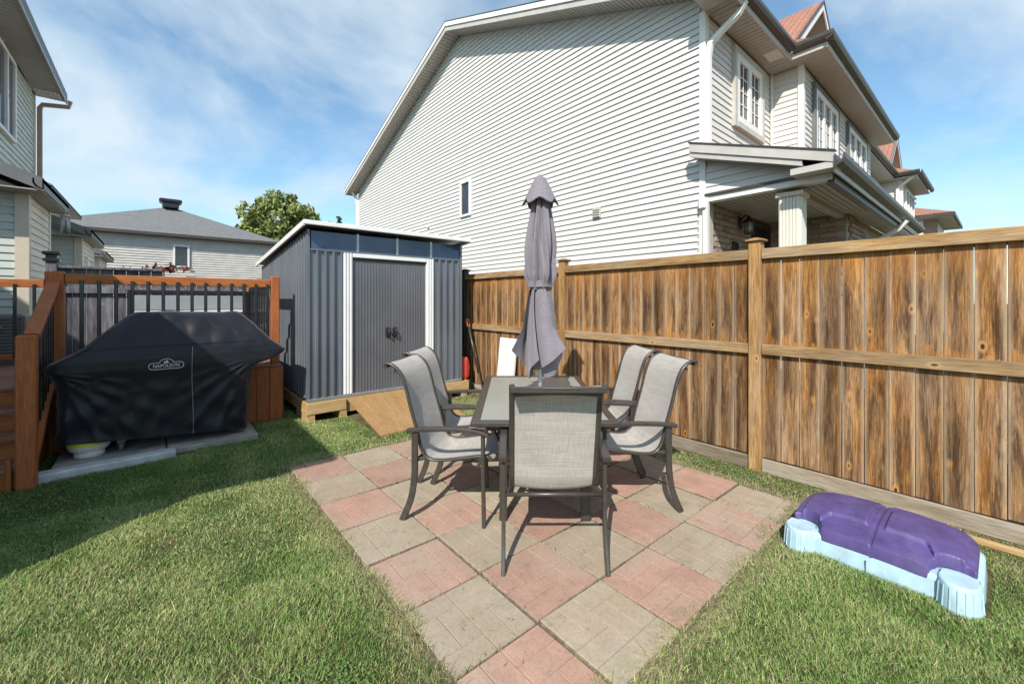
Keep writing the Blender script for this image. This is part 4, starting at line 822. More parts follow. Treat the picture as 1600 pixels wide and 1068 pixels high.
# things on and beyond the deck
ac = thing('air_conditioner', 'grey louvred air conditioner box behind the left deck railing', 'air conditioner', (-1.7,8.25,0))
MB().box(-2.3,-1.32,8.12,8.52,.5,1.34,.03).build('casing','fascia_grey',ac)
for k in range(17): MB().box(-2.28,-1.34,8.10,8.119,.60+k*.042,.60+k*.042+.026,.004).build('louvre','fascia_grey',ac)
MB().box(-2.3,-1.32,8.12,8.52,0,.499).build('stand','concrete_old',ac)
m = MB(); m.tube([(-1.60+.10*math.cos(a),8.092,1.17+.03*math.sin(a)) for a in [i*math.pi/10 for i in range(21)]], .006, 5, (0,1,0)); m.build('badge','steel_pale',ac)
be = thing('patio_bench', 'dark framed patio bench with pale back panels behind the railing', 'bench', (.4,7.75,DZ))
m = MB()
for x in (-.33,1.04): m.box(x,x+.045,7.70,7.745,DZ,1.66,.004); m.box(x,x+.045,7.16,7.20,DZ,1.2,.004); m.box(x,x+.045,7.201,7.699,1.14,1.18,.004)
m.box(-.285,1.04,7.70,7.74,1.61,1.66,.004); m.box(-.285,1.04,7.70,7.74,1.28,1.33,.004); m.build('frame','metal_black',be)
MB().box(-.28,1.035,7.71,7.73,1.385,1.59).build('back_panel','steel_pale',be); MB().box(-.28,1.035,7.69,7.72,1.335,1.37,.005).build('back_slat','white_paint',be); MB().box(-.28,1.035,7.2,7.68,1.06,1.14,.02).build('seat','cushion',be)
wc = thing('wind_chime', 'silver tube wind chime hanging from the nearest left house eave', 'wind chime', (-1.15,9.75,2.98))
m = MB(); m.tube([(-1.15,9.75,2.98),(-1.15,9.75,2.89)], .003, 5); m.build('cord','thread_white',wc); MB().lathe([(.05,2.875),(.055,2.885),(.05,2.895)], -1.15, 9.75, 14).build('disc','trim_beige',wc)
for k in range(6):
    a = k*math.pi/3; cx, cy = -1.15+.045*math.cos(a), 9.75+.045*math.sin(a); MB().tube([(cx,cy,2.872),(cx,cy,2.60+.03*(k % 3))], .009, 8).build('tube','steel_pale',wc)
# ------------------------------------------------------------------ concrete kerb and slabs under the grill
cs = tag(MB().box(-.77,.26,5.13,5.26,-.03,.075,.012).build('concrete_kerb','concrete'), 'pale concrete kerb block lying at the front of the grill pad', 'kerb'); cs.rotation_euler.z = R(1.5)
for i, (x0,x1,lab) in enumerate(((-.72,.05,'left weathered grey slab under the propane tank'),(.06,.83,'right weathered grey slab under the grill caster'))):
    tag(MB().box(x0,x1,5.29,6.0-.05,-.02,.055,.008).build('concrete_slab','concrete_old'), lab, 'slab', 'slabs of the grill pad')
# ------------------------------------------------------------------ covered grill
gr = thing('covered_grill', 'barbecue grill hidden under a black fabric cover beside the deck', 'grill', (0,0,0))
def rloop(x0,x1,y0,y1,zl,zr,n=160,rad=.10):
    """rounded rectangle loop, height changes from left to right"""
    pts = []; cx, cy, hx, hy = (x0+x1)/2,(y0+y1)/2,(x1-x0)/2,(y1-y0)/2; rad = min(rad,hx*.9,hy*.9)
    per = [(-hx,-hy+rad,-hx+rad,-hy),(hx-rad,-hy,hx,-hy+rad),(hx,hy-rad,hx-rad,hy),(-hx+rad,hy,-hx,hy-rad)]
    seg = []
    for q,(ang0) in enumerate((180,270,0,90)):
        ccx = (-hx+rad, hx-rad, hx-rad, -hx+rad)[q]; ccy = (-hy+rad,-hy+rad,hy-rad,hy-rad)[q]
        for i in range(9): a = R(ang0+90*i/8); seg.append((ccx+rad*math.cos(a), ccy+rad*math.sin(a)))
    seg.append(seg[0]); dl = [0]
    for a, b in zip(seg[:-1], seg[1:]): dl.append(dl[-1]+math.hypot(b[0]-a[0], b[1]-a[1]))
    fr = np.linspace(0, 1, n, endpoint=False)
    # same share of points on every side in every loop, so that folds run straight
    keys = [0]; 
    for q in range(4): keys += [dl[q*9+8], dl[min(q*9+9, len(dl)-1)]]
    shares = np.array([0,.03,.41,.44,.50,.53,.91,.94,1.0]); kk = np.array([dl[0],dl[8],dl[9],dl[17],dl[18],dl[26],dl[27],dl[35],dl[36]])
    for f in fr:
        L_ = np.interp(f, shares, kk); X = np.interp(L_, dl, [p[0] for p in seg]); Y = np.interp(L_, dl, [p[1] for p in seg])
        t = (X+hx)/(2*hx); pts.append((cx+X, cy+Y, zl+(zr-zl)*t))
    return pts
keys = [ # x0,x1,y0,y1,zl,zr,rad
 (-.70,.75,5.40,5.93,.225,.105,.07),(-.695,.755,5.40,5.93,.35,.30,.07),(-.69,.765,5.395,5.93,.60,.56,.08),(-.70,.79,5.385,5.93,.76,.74,.09),
 (-.735,.86,5.375,5.93,.82,.81,.09),(-.765,1.02,5.37,5.93,.855,.86,.09),(-.775,1.10,5.37,5.93,.90,.91,.08),(-.75,1.13,5.37,5.93,.94,.955,.07),
 (-.62,1.03,5.38,5.93,1.00,1.03,.06),(-.53,.96,5.40,5.92,1.065,1.085,.06),(-.36,.83,5.50,5.91,1.24,1.25,.07),(-.24,.73,5.58,5.90,1.36,1.36,.07),(-.18,.68,5.63,5.88,1.395,1.39,.06),(.0,.5,5.70,5.82,1.405,1.40,.03)]
K = np.array(keys); M = 72; tk = np.linspace(0,1,len(keys)); loops = []
for s in np.linspace(0,1,M):
    q = [np.interp(s, tk, K[:,c]) for c in range(7)]; loops.append(rloop(*q[:6], n=220, rad=q[6]))
Pg = np.array(loops)
def wrinkle(P):
    out = P.copy()
    for i in range(P.shape[0]):
        for j in range(P.shape[1]):
            x, y, z = P[i,j]
            low = max(0.0, min(1.0, (.95-z)/.5)); k = .0
            # swags hanging from the shelf corners and soft vertical folds toward the hem
            a = math.hypot(x+.68, z-.86); k += .020*math.sin(a*20+1.2*x)*math.exp(-a*1.5)*low
            b = math.hypot(x-.80, z-.88); k += .022*math.sin(b*18-1.5*x)*math.exp(-b*1.6)*low
            k += .007*math.sin(13*x+3*z+1.5*math.sin(5*z))*low*(1-.5*z)
            for (qx, qz, sg) in ((-.70,.86,1),(.80,.88,-1)):          # sharp creases fanning out of the shelf corners
                fi = math.degrees(math.atan2(qz-z, sg*(x-qx)+.02)); rr_ = math.hypot(x-qx, z-qz)
                for f0, amp, wdt in ((12,.024,3.2),(27,.034,3.0),(43,.040,3.4),(60,.034,3.2),(77,.022,3)):
                    k += amp*math.exp(-((fi-f0-7*rr_)/wdt)**2)*min(1,rr_/.18)*math.exp(-(rr_/.75)**2)*low
            k += .014*math.exp(-((x-.04-.25*(z-.5))/.05)**2)*low*math.exp(-((z-.30)/.22)**2)
            up = max(0.0, min(1.0, (z-.95)/.2)); k += .009*math.sin(9*x+14*z)*up+.006*math.sin(23*x-11*z+2)*up
            nx, ny = x-.1, y-5.66
            if abs(ny)/.27 > abs(nx)/.8: out[i,j,1] += math.copysign(k, ny)
            else: out[i,j,0] += math.copysign(k, nx)
            if z > .97: out[i,j,2] += .5*k-.012*math.sin(3.1*(x+.2))*up
    return out
Pg = wrinkle(Pg)
m = MB(); m.loft([[tuple(p) for p in l] for l in Pg], cap0=False); cv = m.build('cover','cover_cloth',gr)
def front_y(x, z):
    d = (Pg[:,:,0]-x)**2+(Pg[:,:,2]-z)**2+np.where(Pg[:,:,1] > 5.62, 9, 0); i = np.unravel_index(np.argmin(d), d.shape); return Pg[i][1]
m = MB(); m.tube([(.262+.006*math.sin(6*z),front_y(.262,z)-.004,z) for z in np.linspace(1.04,.14,60)], .0022, 5, (1,0,0)); m.build('seam_piping','steel_pale',cv)
m = MB(); m.tube([(x,front_y(x,1.075)-.003,1.062+.01*x) for x in np.linspace(-.42,.84,90)], .004, 5); m.build('seam_piping','cover_cloth',cv)
m = MB(); m.tube([(x,front_y(x,.21-.07*x)-.002,.180-.078*x) for x in np.linspace(-.62,.70,90)], .004, 5); m.build('hem','cover_cloth',cv)
# emblem: outline badge, lettering, flame mark
ex, ez = .055, .878; ey = min(front_y(ex+dx_, ez+dz_) for dx_ in (-.1,-.05,0,.05,.1) for dz_ in (-.04,0,.04))-.006
pts = []
for a in np.linspace(90,270,10): pts.append((-.10+.032*math.cos(R(a)), -.012+.032*math.sin(R(a))))
for a in np.linspace(-90,90,10): pts.append((.10+.032*math.cos(R(a)), -.012+.032*math.sin(R(a))))
for a in np.linspace(20,160,14): pts.append((.058*math.cos(R(a)), .001+.055*math.sin(R(a))))
pts.append(pts[0]); m = MB(); m.tube([(ex+a*1.02,ey,ez+b) for a,b in pts], .0032, 5, (0,1,0)); m.build('badge_outline','thread_white',cv)
me = text_mesh('NAPOLEON', .048, .0015); me.materials.append(MATS['thread_white']); o = link('badge_lettering', me, cv, (ex,ey,ez-.012)); o.rotation_euler = (R(90),0,0); o.scale = (.80,1.0,1)
m = MB()
for (a,b,s,h_) in ((-.012,.022,.010,.020),(.004,.026,.011,.026),(.014,.020,.008,.014)): m.prism([(ex+a-s,ey,ez+b-h_*.3),(ex+a-s*.3,ey,ez+b-h_*.5),(ex+a+s*.8,ey,ez+b-h_*.2),(ex+a+s*.5,ey,ez+b+h_*.4),(ex+a,ey,ez+b+h_*.75),(ex+a-s*.6,ey,ez+b+h_*.25)], (0,.002,0))
m.build('badge_flame','thread_white',cv)
for (x,y) in ((-.28,5.55),(.70,5.50),(.70,5.86),(-.28,5.86)):
    m = MB(); m.tube([(x-.018,y,.10),(x+.018,y,.10)], .045, 14, (0,0,1)); m.box(x-.03,x+.03,y-.025,y+.03,.12,.175,.006); m.build('caster','plastic_black' if y > 5.6 else 'fascia_grey',gr)
m = MB(); m.box(-.5,.72,5.50,5.90,.176,.24); m.build('grill_base','plastic_black',gr)
pt = thing('propane_tank', 'white propane tank with yellow label on the slab under the cover', 'tank', (-.50,5.58,.055))
MB().lathe([(.105,.055),(.11,.075),(.105,.10),(.10,.105),(.135,.125),(.152,.17),(.155,.24),(.155,.40),(.12,.47),(.03,.50)], -.50, 5.56, 28).build('tank_body','white_paint',pt)
m = MB(); m.loft([[(-.50+.157*math.cos(a), 5.56+.157*math.sin(a), z) for a in [R(215+i*10) for i in range(11)]] for z in (.172,.230)], closed=False); m.build('label','yellow_label',pt)
# ------------------------------------------------------------------ table
TR, TD = .215, 3.525
tx, ty = W(TR, TD); RZT = -R(HEAD)
tb = thing('patio_table', 'dark framed rectangular patio table with frosted glass top', 'table', (tx,ty,.028), RZT, world=False)
HW, HL, TZ = .485, .845, .695
MB().box(-HW+.06,HW-.06,-HL+.06,HL-.06,TZ-.012,TZ-.004).build('glass_top','table_glass',tb)
m = MB(); m.box(-HW,HW,-HL,-HL+.065,TZ-.035,TZ,.008); m.box(-HW,HW,HL-.065,HL,TZ-.035,TZ,.008); m.box(-HW,-HW+.065,-HL+.065,HL-.065,TZ-.035,TZ,.008); m.box(HW-.065,HW,-HL+.065,HL-.065,TZ-.035,TZ,.008); m.build('top_frame','metal_dark',tb)
m = MB(); m.box(-HW+.10,HW-.10,-HL+.12,-HL+.15,TZ-.09,TZ-.036); m.box(-HW+.10,HW-.10,HL-.15,HL-.12,TZ-.09,TZ-.036); m.box(-HW+.10,-HW+.13,-HL+.15,HL-.15,TZ-.09,TZ-.036); m.box(HW-.13,HW-.10,-HL+.15,HL-.15,TZ-.09,TZ-.036); m.box(-HW+.13,HW-.13,-.03,.03,TZ-.07,TZ-.036); m.build('apron','metal_dark',tb)
for sx in (-1,1):
    for sy in (-1,1):
        m = MB(); m.bar([(sx*.272,sy*.705,TZ-.06),(sx*.272,sy*.710,.35),(sx*.275,sy*.72,0)], .052, .026, (0,1,0), .005); m.build('leg','metal_dark',tb)
        m = MB(); m.bar([(sx*.275,sy*.70,.42),(sx*.31,sy*.66,.52),(sx*.36,sy*.58,.60),(sx*.37,sy*.45,TZ-.06)], .02, .03, (0,0,1), .004); m.build('brace','metal_dark',tb)
m = MB(); m.lathe([(.035,TZ-.03),(.035,TZ+.008),(.028,TZ+.012)], 0, 0, 16); m.build('umbrella_ring','metal_dark',tb)
# ------------------------------------------------------------------ chairs
def smooth_path(pts, n=40):
    P = np.array(pts, float); k = len(P); out = []
    for i in range(k-1):
        p0, p1, p2, p3 = P[max(i-1,0)], P[i], P[i+1], P[min(i+2,k-1)]; c = max(2, int(n/(k-1)))
        for t in np.linspace(0,1,c,endpoint=False): out.append(.5*((2*p1)+(-p0+p2)*t+(2*p0-5*p1+4*p2-p3)*t*t+(-p0+3*p1-3*p2+p3)*t**3))
    out.append(P[-1]); return [tuple(x) for x in out]
def make_chair():
    t = thing('patio_chair', 'x', 'chair', (0,0,.028), 0, 'sling chairs around the patio table', world=False)
    side = smooth_path([(.285,.425),(.24,.452),(.10,.432),(-.06,.405),(-.155,.412),(-.205,.47),(-.235,.58),(-.285,.75),(-.325,.90),(-.365,.99),(-.425,1.04),(-.475,1.045)], 66)   # (y,z) from seat front to head roll
    wd = .235
    m = MB(); n = len(side); rows = []
    for i, (y,z) in enumerate(side):
        f = i/(n-1); rows.append([(x, y-.012*(1-(x/wd)**2)*(1 if f > .45 else 0), z-.022*(1-(x/wd)**2)*(1 if f <= .45 else .2)) for x in np.linspace(-wd+.006,wd-.006,13)])
    m.loft(rows, closed=False); top = [[(a,b,c-.004) for a,b,c in r] for r in rows]
    m.loft(top, closed=False); m.build('sling','sling',t)
    for s in (-1,1):
        m = MB(); m.sweep([(s*wd,y,z-.002) for y,z in side], [(.011*math.cos(k*math.pi/4),.016*math.sin(k*math.pi/4)) for k in range(8)], (1,0,0), True); m.build('side_rail','metal_dark',t)
        m = MB(); m.bar([(s*.282,y,z) for y,z in smooth_path([(-.235,.60),(-.235,.42),(-.238,.30),(-.262,.15),(-.325,.0)],24)], .042, .022, (1,0,0), .004); m.build('rear_leg','metal_dark',t)
        m = MB(); m.bar([(s*.282,.235,.60),(s*.282,.237,.3),(s*.282,.242,0)], .024, .028, (1,0,0), .004); m.build('front_leg','metal_dark',t)
        m = MB(); m.bar([(s*.287,y,z) for y,z in smooth_path([(-.285,.605),(-.20,.618),(.0,.632),(.16,.628),(.25,.612),(.268,.598)],24)], .048, .026, (0,0,1), .006); m.build('armrest','metal_dark',t)
        MB().bar([(s*.262,-.235,.405),(s*.236,-.16,.415)], .02, .02, (0,0,1), .003).build('bracket','metal_dark',t); MB().bar([(s*.262,.235,.42),(s*.236,.20,.435)], .02, .02, (0,0,1), .003).build('bracket','metal_dark',t)
    m = MB(); m.tube([(-.275,-.238,.395),(.275,-.238,.395)], .012, 8); m.build('rear_crossbar','metal_dark',t)
    m = MB(); m.tube([(-.275,.20,.395),(.275,.20,.395)], .011, 8); m.build('front_crossbar','metal_dark',t)
    m = MB(); m.bar([(x,-.470,1.028+.0*x) for x in (-.242,0,.242)], .022, .034, (0,0,1), .005); m.build('head_bar','metal_dark',t)
    m = MB(); m.bar([(x,-.405-.03*(1-(x/.235)**2),.985+.018*(1-(x/.235)**2)) for x in np.linspace(-.232,.232,9)], .012, .018, (0,0,1), .003); m.build('back_stretcher','metal_dark',t)
    return t
ch = make_chair()
spots = [(.235,2.565,0,'grey sling patio chair nearest the camera with its back turned'),
 (-.372,3.03,-100,'near left grey sling chair with its back toward the lawn'),
 (-.40,3.63,-98,'far left grey sling chair nearest the shed'),
 (.821,3.153,99,'near right grey sling chair standing closest to the fence boards'),
 (.775,3.80,96,'far right grey sling chair partly hidden behind the near right one')]
for i,(r,d,a,lab) in enumerate(spots):
    o = ch if i == 0 else copy_tree(ch)
    x, y = W(r,d); o.location = (x,y,.028); o.rotation_euler.z = RZT+R(a); o['label'] = lab
# ------------------------------------------------------------------ closed umbrella
ux, uy = W(.24, 3.53)
um = thing('patio_umbrella', 'closed mauve-grey patio umbrella standing through the table', 'umbrella', (ux,uy,0), RZT, world=False)
MB().lathe([(.019,.03),(.019,2.50)], 0, 0, 14).build('pole','steel_pale',um)
MB().lathe([(.001,2.575),(.02,2.57),(.03,2.545),(.035,2.525)], 0, 0, 12).build('finial','umbrella_cloth',um)
# vent cap: eight scalloped folds
rows = []
for f in np.linspace(0,1,14):
    row = []
    for i in range(96):
        th = 2*math.pi*i/96; k = .5+.5*math.cos(6*th+.5+.5*math.sin(2*th)); r = .045+.085*f**.9+.028*f*f*k; z = 2.545-.185*f-.045*f*f*k
        row.append((r*math.cos(th), r*math.sin(th), z))
    rows.append(row)
m = MB(); m.loft(rows, cap0=True, cap1=False); m.loft([[(a*.97,b*.97,c-.006) for a,b,c in r] for r in rows], cap0=False, cap1=False); m.build('vent_cap','umbrella_cloth',um)
# bundle above the tie
rows = []
for z in np.linspace(2.42,1.60,46):
    f = (2.42-z)/.82; R0 = .052+.058*math.sin(min(1,f*1.12)*math.pi*.62)**1.2 if f < .86 else .052+.058*math.sin(.86*1.12*math.pi*.62)**1.2-(f-.86)*.26
    row = []
    for i in range(140):
        th = 2*math.pi*i/140; row.append((R0*(1+.27*math.cos(7*th+2.2*f+.7*math.sin(3*th))+.09*math.cos(16*th-1.6*f+2*math.sin(4*f)))*math.cos(th), R0*(1+.27*math.cos(7*th+2.2*f+.7*math.sin(3*th))+.09*math.cos(16*th-1.6*f+2*math.sin(4*f)))*math.sin(th), z))
    rows.append(row)
m = MB(); m.loft(rows, cap0=True, cap1=False); cn_ = m.build('canopy','umbrella_cloth',um)
m = MB(); m.loft([[((.100+.005*math.cos(5*th))*math.cos(th),(.100+.005*math.cos(5*th))*math.sin(th),z) for th in [2*math.pi*i/60 for i in range(60)]] for z in (1.675,1.668,1.63,1.622)], cap0=False, cap1=False); m.build('tie_strap','umbrella_cloth',um)
# skirt of hanging gores below the tie, each wrapped over the next with a free pointed hem
rn = random.Random(4)
for k in range(6):
    th0 = k*2*math.pi/6+.15; rows = []; sp = R(104); bl = (.80,.84,.78,.86,.80,.88)[k]; out = rn.uniform(.94,1.08)
    for f in np.linspace(0,1,34):
        row = []
        for t_ in np.linspace(0,1,22):
            th = th0+sp*t_+.55*f; hem = bl+.26*t_**1.6+.10*(1-t_)**3; z = 1.65+(hem-1.65)*f
            r = (.070+.105*f**.75)*(.62+.46*t_**1.1*out) + .016*f*math.sin(9*t_+2*k+2*f) + .075*max(0,f-.66)/.34*f*t_**3*(1 if k % 2 else .6) - .05*max(0,f-.7)**2/.09*(1-t_)
            row.append((r*math.cos(th), r*math.sin(th), z))
        rows.append(row)
    m = MB(); m.loft(rows, closed=False); m.build('canopy_fold','umbrella_cloth',cn_)
# ------------------------------------------------------------------ sandbox with purple lid
sb = thing('sandbox', 'light blue plastic sandbox with a purple moulded lid on the lawn', 'sandbox', (3.2,.45,0)); sb.scale = (.98,.905,1)
X0, X1, Y0, Y1 = 2.955, 3.50, 0.0, .90
def rrect(x0,x1,y0,y1,rad,z,n=9):
    p = []
    for (cx,cy,a0) in ((x0+rad,y0+rad,180),(x1-rad,y0+rad,270),(x1-rad,y1-rad,0),(x0+rad,y1-rad,90)):
        for i in range(n): a = R(a0+90*i/(n-1)); p.append((cx+rad*math.cos(a),cy+rad*math.sin(a),z))
    return p
m = MB(); m.loft([rrect(X0,X1,Y0+.03,Y1-.03,.12,-.01),rrect(X0-.004,X1+.02,Y0-.01,Y1-.02,.14,.03),rrect(X0+.006,X1+.014,Y0-.004,Y1-.03,.13,.10),rrect(X0+.008,X1+.012,Y0-.002,Y1-.032,.13,.125),rrect(X0+.03,X1-.03,Y0+.03,Y1-.06,.1,.13)]); base_ = m.build('base','plastic_blue',sb)
MB().box(X0-.007,X0+.004,.468,.473,.0,.08).build('seam','fascia_grey',base_)
for yc in (.085,.815):
    for xc_, s in ((X0+.03,-1),):
        def seat(sc,z):
            sc *= .9
            return [(xc_+s*(.10*sc)*math.cos(a) if True else 0, yc+(.095*sc)*math.sin(a), z) for a in [R(-100+200*i/24) for i in range(25)]]+[(xc_-s*.06,yc+.09*sc,z),(xc_-s*.06,yc-.09*sc,z)]
        h_ = .14
        m = MB(); m.loft([seat(1.10,-.01),seat(1.08,.02),seat(1.0,.11),seat(.97,h_-.012),seat(.93,h_-.003),seat(.86,h_)]); so_ = m.build('seat','plastic_blue',sb)
        m = MB()
        for i in range(9):
            a = R(-80+160*i/8); m.bar([(xc_+s*.0975*math.cos(a),yc+.0925*math.sin(a),.02),(xc_+s*.0905*math.cos(a),yc+.086*math.sin(a),.105),(xc_+s*.0885*math.cos(a),yc+.084*math.sin(a),.122)], .008,.006,(1,.3,0),.002)
        m.build('rib','plastic_blue',so_)
def sst(a,b,x): t = max(0,min(1,(x-a)/(b-a))); return t*t*(3-2*t)
def lid_h(x,y):
    u, v = (x-(X0+X1)/2)/((X1-X0)/2), (y-.45)/.45
    z = .226-.052*abs(v)**2.6-.055*max(0,-u)**1.6-.012*max(0,u)**2
    px = .0                                                  # raised panels, one each side of the middle
    for s in (-1,1):
        a = s*v; d = min(a-.09, .86-a, (u+.42+.30*sst(.5,.62,a)), (.66-u))
        px = max(px, sst(-.012,.022,d))
    z += .020*px
    z -= .012*math.exp(-(v/.012)**2)+.0
    z += .010*sst(.70,.76,u)*(1-sst(.80,.95,abs(v)))*(0 if abs(v) < .07 else 1)
    return z
NX, NY = 110, 170; lb = bmesh.new(); vg = {}
def inside(x,y):
    cx, cy = abs(x-(X0+X1)/2), abs(y-.45); hx, hy = (X1-X0)/2-.004, .45-.022
    if cx > hx or cy > hy: return False
    if cx > hx-.10 and cy > hy-.10 and math.hypot(cx-hx+.10, cy-hy+.10) > .10: return False
    for yc in (.085,.815):
        for xc_ in (X0+.02,):
            if math.hypot((x-xc_)/.118, (y-yc)/.112) < 1: return False
    return True
gx = np.linspace(X0-.0,X1+.0,NX); gy = np.linspace(Y0+.02,Y1-.02,NY)
for i in range(NX-1):
    for j in range(NY-1):
        if inside((gx[i]+gx[i+1])/2,(gy[j]+gy[j+1])/2):
            q = []
            for a,b in ((i,j),(i+1,j),(i+1,j+1),(i,j+1)):
                if (a,b) not in vg: vg[a,b] = lb.verts.new((gx[a]-3.2,gy[b]-.45,lid_h(gx[a],gy[b])))
                q.append(vg[a,b])
            lb.faces.new(q)
ed = [e for e in lb.edges if len(e.link_faces) == 1]
ring = set(v for e in ed for v in e.verts)
for _ in range(6):
    new = {}
    for v in ring:
        nb = [e.other_vert(v) for e in v.link_edges if e in ed or len(e.link_faces) == 1]
        if nb: new[v] = (v.co*.4+sum((n_.co for n_ in nb), Vector())/len(nb)*.6)
    for v, c in new.items(): v.co.x, v.co.y = c.x, c.y
for v in ring: v.co.z -= .012
ext = bmesh.ops.extrude_edge_only(lb, edges=ed); nv = [g_ for g_ in ext['geom'] if isinstance(g_, bmesh.types.BMVert)]
for v in nv: v.co.z = max(.10, v.co.z-.055)
for f in lb.faces: f.smooth = True
bmesh.ops.recalc_face_normals(lb, faces=lb.faces)
me = bpy.data.meshes.new('lid'); lb.to_mesh(me); lb.free(); me.materials.append(MATS['plastic_purple']); lo_ = link('lid', me, sb)
md = lo_.modifiers.new('edge','EDGE_SPLIT'); md.split_angle = R(50)
# off-cut timber along the foot of the fence
tag(MB().box(3.86,3.90,-.9,.62,0,.035,.004).build('timber_offcut','lumber_y'), 'raw orange timber strip lying along the fence foot behind the sandbox', 'timber')
# ------------------------------------------------------------------ lawn: mown blades, clover and straw round the patio
def lawn():
    rn = np.random.RandomState(2); s, c = math.sin(R(HEAD)), math.cos(R(HEAD))
    n = 2600000
    X = rn.uniform(-3.2, 4.02, n); Y = rn.uniform(-1.6, 6.3, n)
    d = s*X+c*Y; r = c*X-s*Y
    keep = (d > 1.05) & (np.abs(r) < 1.45*d+.3)
    keep &= rn.uniform(0,1,n) < np.clip((2.6/np.maximum(d,.5))**1.1, .28, 1)
    def rect(x0,x1,y0,y1): return (X > x0) & (X < x1) & (Y > y0) & (Y < y1)
    wob = .035*np.sin(Y*7+1)+.03*np.sin(Y*17+X*3)+.03*np.sin(X*11)
    ov = .02+wob*.8                                           # the turf creeps over the slab edges
    inp = (X > PX0+ov) & (X < PX0+6*PS-ov*.6) & (Y > PY0+ov) & (Y < PY0+7*PS-ov*.4)
    keep &= ~inp
    for q in ((2.95,3.52,.03,.88),(-.80,.28,5.10,5.28),(-.74,.86,5.26,6.0),(-4,1.25,5.96,8),(-4,-.83,5.02,8),(1.36,3.8,5.5,8),(1.86,3.02,4.5,5.6),(3.84,3.92,-.9,.65)): keep &= ~rect(*q)
    X, Y, d = X[keep], Y[keep], d[keep]
    def fb(x,y,sc,sd): q = np.random.RandomState(sd); o = 0
    def field(x,y,sc,seed):
        q = np.random.RandomState(seed); o = np.zeros_like(x)
        for k in range(10): a = q.uniform(0,6.28); f = sc*q.uniform(.5,2.2); o += np.sin((x*math.cos(a)+y*math.sin(a))*f+q.uniform(0,6.28))
        return o/3.2
    # ragged fringe that creeps over the slab edges and sprouts in the joints
    ne = 30000; side = rn.randint(0,4,ne); u_ = rn.uniform(0,1,ne); off = -.10+rn.uniform(0,.09,ne)+np.abs(rn.normal(size=ne))*.024*(.6+.5*np.sin(u_*31+side)*np.sin(u_*13+side))
    ex_ = np.where(side == 0, PX0+off, np.where(side == 1, PX0+6*PS-off, PX0+u_*6*PS)); ey_ = np.where(side == 2, PY0+off, np.where(side == 3, PY0+7*PS-off, PY0+u_*7*PS))
    nj = 5200; jv = rn.randint(0,2,nj); jx = np.where(jv, PX0+rn.randint(1,6,nj)*PS+rn.normal(size=nj)*.005, PX0+rn.uniform(0,6,nj)*PS); jy = np.where(jv, PY0+rn.uniform(0,7,nj)*PS, PY0+rn.randint(1,7,nj)*PS+rn.normal(size=nj)*.005)
    kj = np.sin(jx*9+2)*np.sin(jy*8) > .15; jx, jy = jx[kj], jy[kj]
    X = np.concatenate([X,ex_,jx]); Y = np.concatenate([Y,ey_,jy]); d = s*X+c*Y; joint = np.concatenate([np.zeros(len(X)-len(jx)),np.ones(len(jx))])
    # distance to the patio slabs
    ddx = np.maximum(np.maximum(PX0-X, X-(PX0+6*PS)),0); ddy = np.maximum(np.maximum(PY0-Y, Y-(PY0+7*PS)),0); dp = np.hypot(ddx,ddy)
    near_fence = np.clip((X-3.1)/.6,0,1); far = np.clip((Y-4.0)/1.2,0,1)
    bare = np.clip(1-dp/.16,0,1)*.75+near_fence*.6
    thin = rn.uniform(0,1,len(X)) > bare*.30+.30*(field(X,Y,5,31) > .55)+.4*(field(X,Y,3.1,77) > 1.05)
    X, Y, d, dp, bare, joint = X[thin], Y[thin], d[thin], dp[thin], bare[thin], joint[thin]; n = len(X)
    patch = field(X,Y,2.6,5); fine = field(X,Y,9,6)
    h = (.011+.014*rn.uniform(0,1,n)+.007*np.clip(patch,-1,1)+.005*fine)*(1-.5*np.clip(bare,0,1)); h = np.clip(h,.007,.045); h = np.where((dp < .01) & (joint < .5), np.maximum(h*.7,.012)+.026, h); h = np.where((dp > 0) & (dp < .11), np.maximum(h,.017+.009*rn.uniform(0,1,n)), h); h = np.where(joint > .5, rn.uniform(.026,.042,n), h); h = np.where(rn.uniform(0,1,n) < .012, h*1.9, h)
    wd = rn.uniform(.0010,.0020,n)*(1+.30*np.clip(d-1.8,0,3))
    a = rn.uniform(0,6.28,n)+.8*field(X,Y,4,12); lean = rn.uniform(.2,1.5,n)*h
    lx, ly = np.cos(a)*lean, np.sin(a)*lean; b = a+math.pi/2+rn.uniform(-.5,.5,n); wx, wy = np.cos(b)*wd, np.sin(b)*wd
    z0 = np.where(dp < .005, .018, -.003)
    V = np.empty((n,5,3))
    V[:,0] = np.stack([X-wx,Y-wy,z0],1); V[:,1] = np.stack([X+wx,Y+wy,z0],1)
    V[:,2] = np.stack([X+lx*.4+wx*.85,Y+ly*.4+wy*.85,h*.62],1); V[:,3] = np.stack([X+lx*.4-wx*.85,Y+ly*.4-wy*.85,h*.62],1)
    V[:,4] = np.stack([X+lx,Y+ly,h],1)
    clo = (field(X,Y,2.3,91) > .55) & (rn.uniform(0,1,n) < .16) & (dp > .12); cr_ = rn.uniform(.0035,.007,n); zc_ = rn.uniform(.014,.03,n)   # clover: small broad leaves
    for q_, (ax_, ay_) in enumerate(((-.7,-.7),(.7,-.7),(1,.4),(-1,.4),(0,1.0))): V[clo,q_] = np.stack([X+cr_*(ax_*np.cos(a)-ay_*np.sin(a)),Y+cr_*(ax_*np.sin(a)+ay_*np.cos(a)),zc_+.002*ay_],1)[clo]
    g1 = np.array([.12,.235,.050]); g2 = np.array([.30,.44,.125]); g3 = np.array([.56,.58,.27]); br_ = np.array([.48,.40,.26]); dk_ = np.array([.065,.12,.035])
    t = np.clip(.45+.42*patch+.25*fine+.25*rn.normal(size=n),0,1)[:,None]; Cc = g1*(1-t)+g2*t
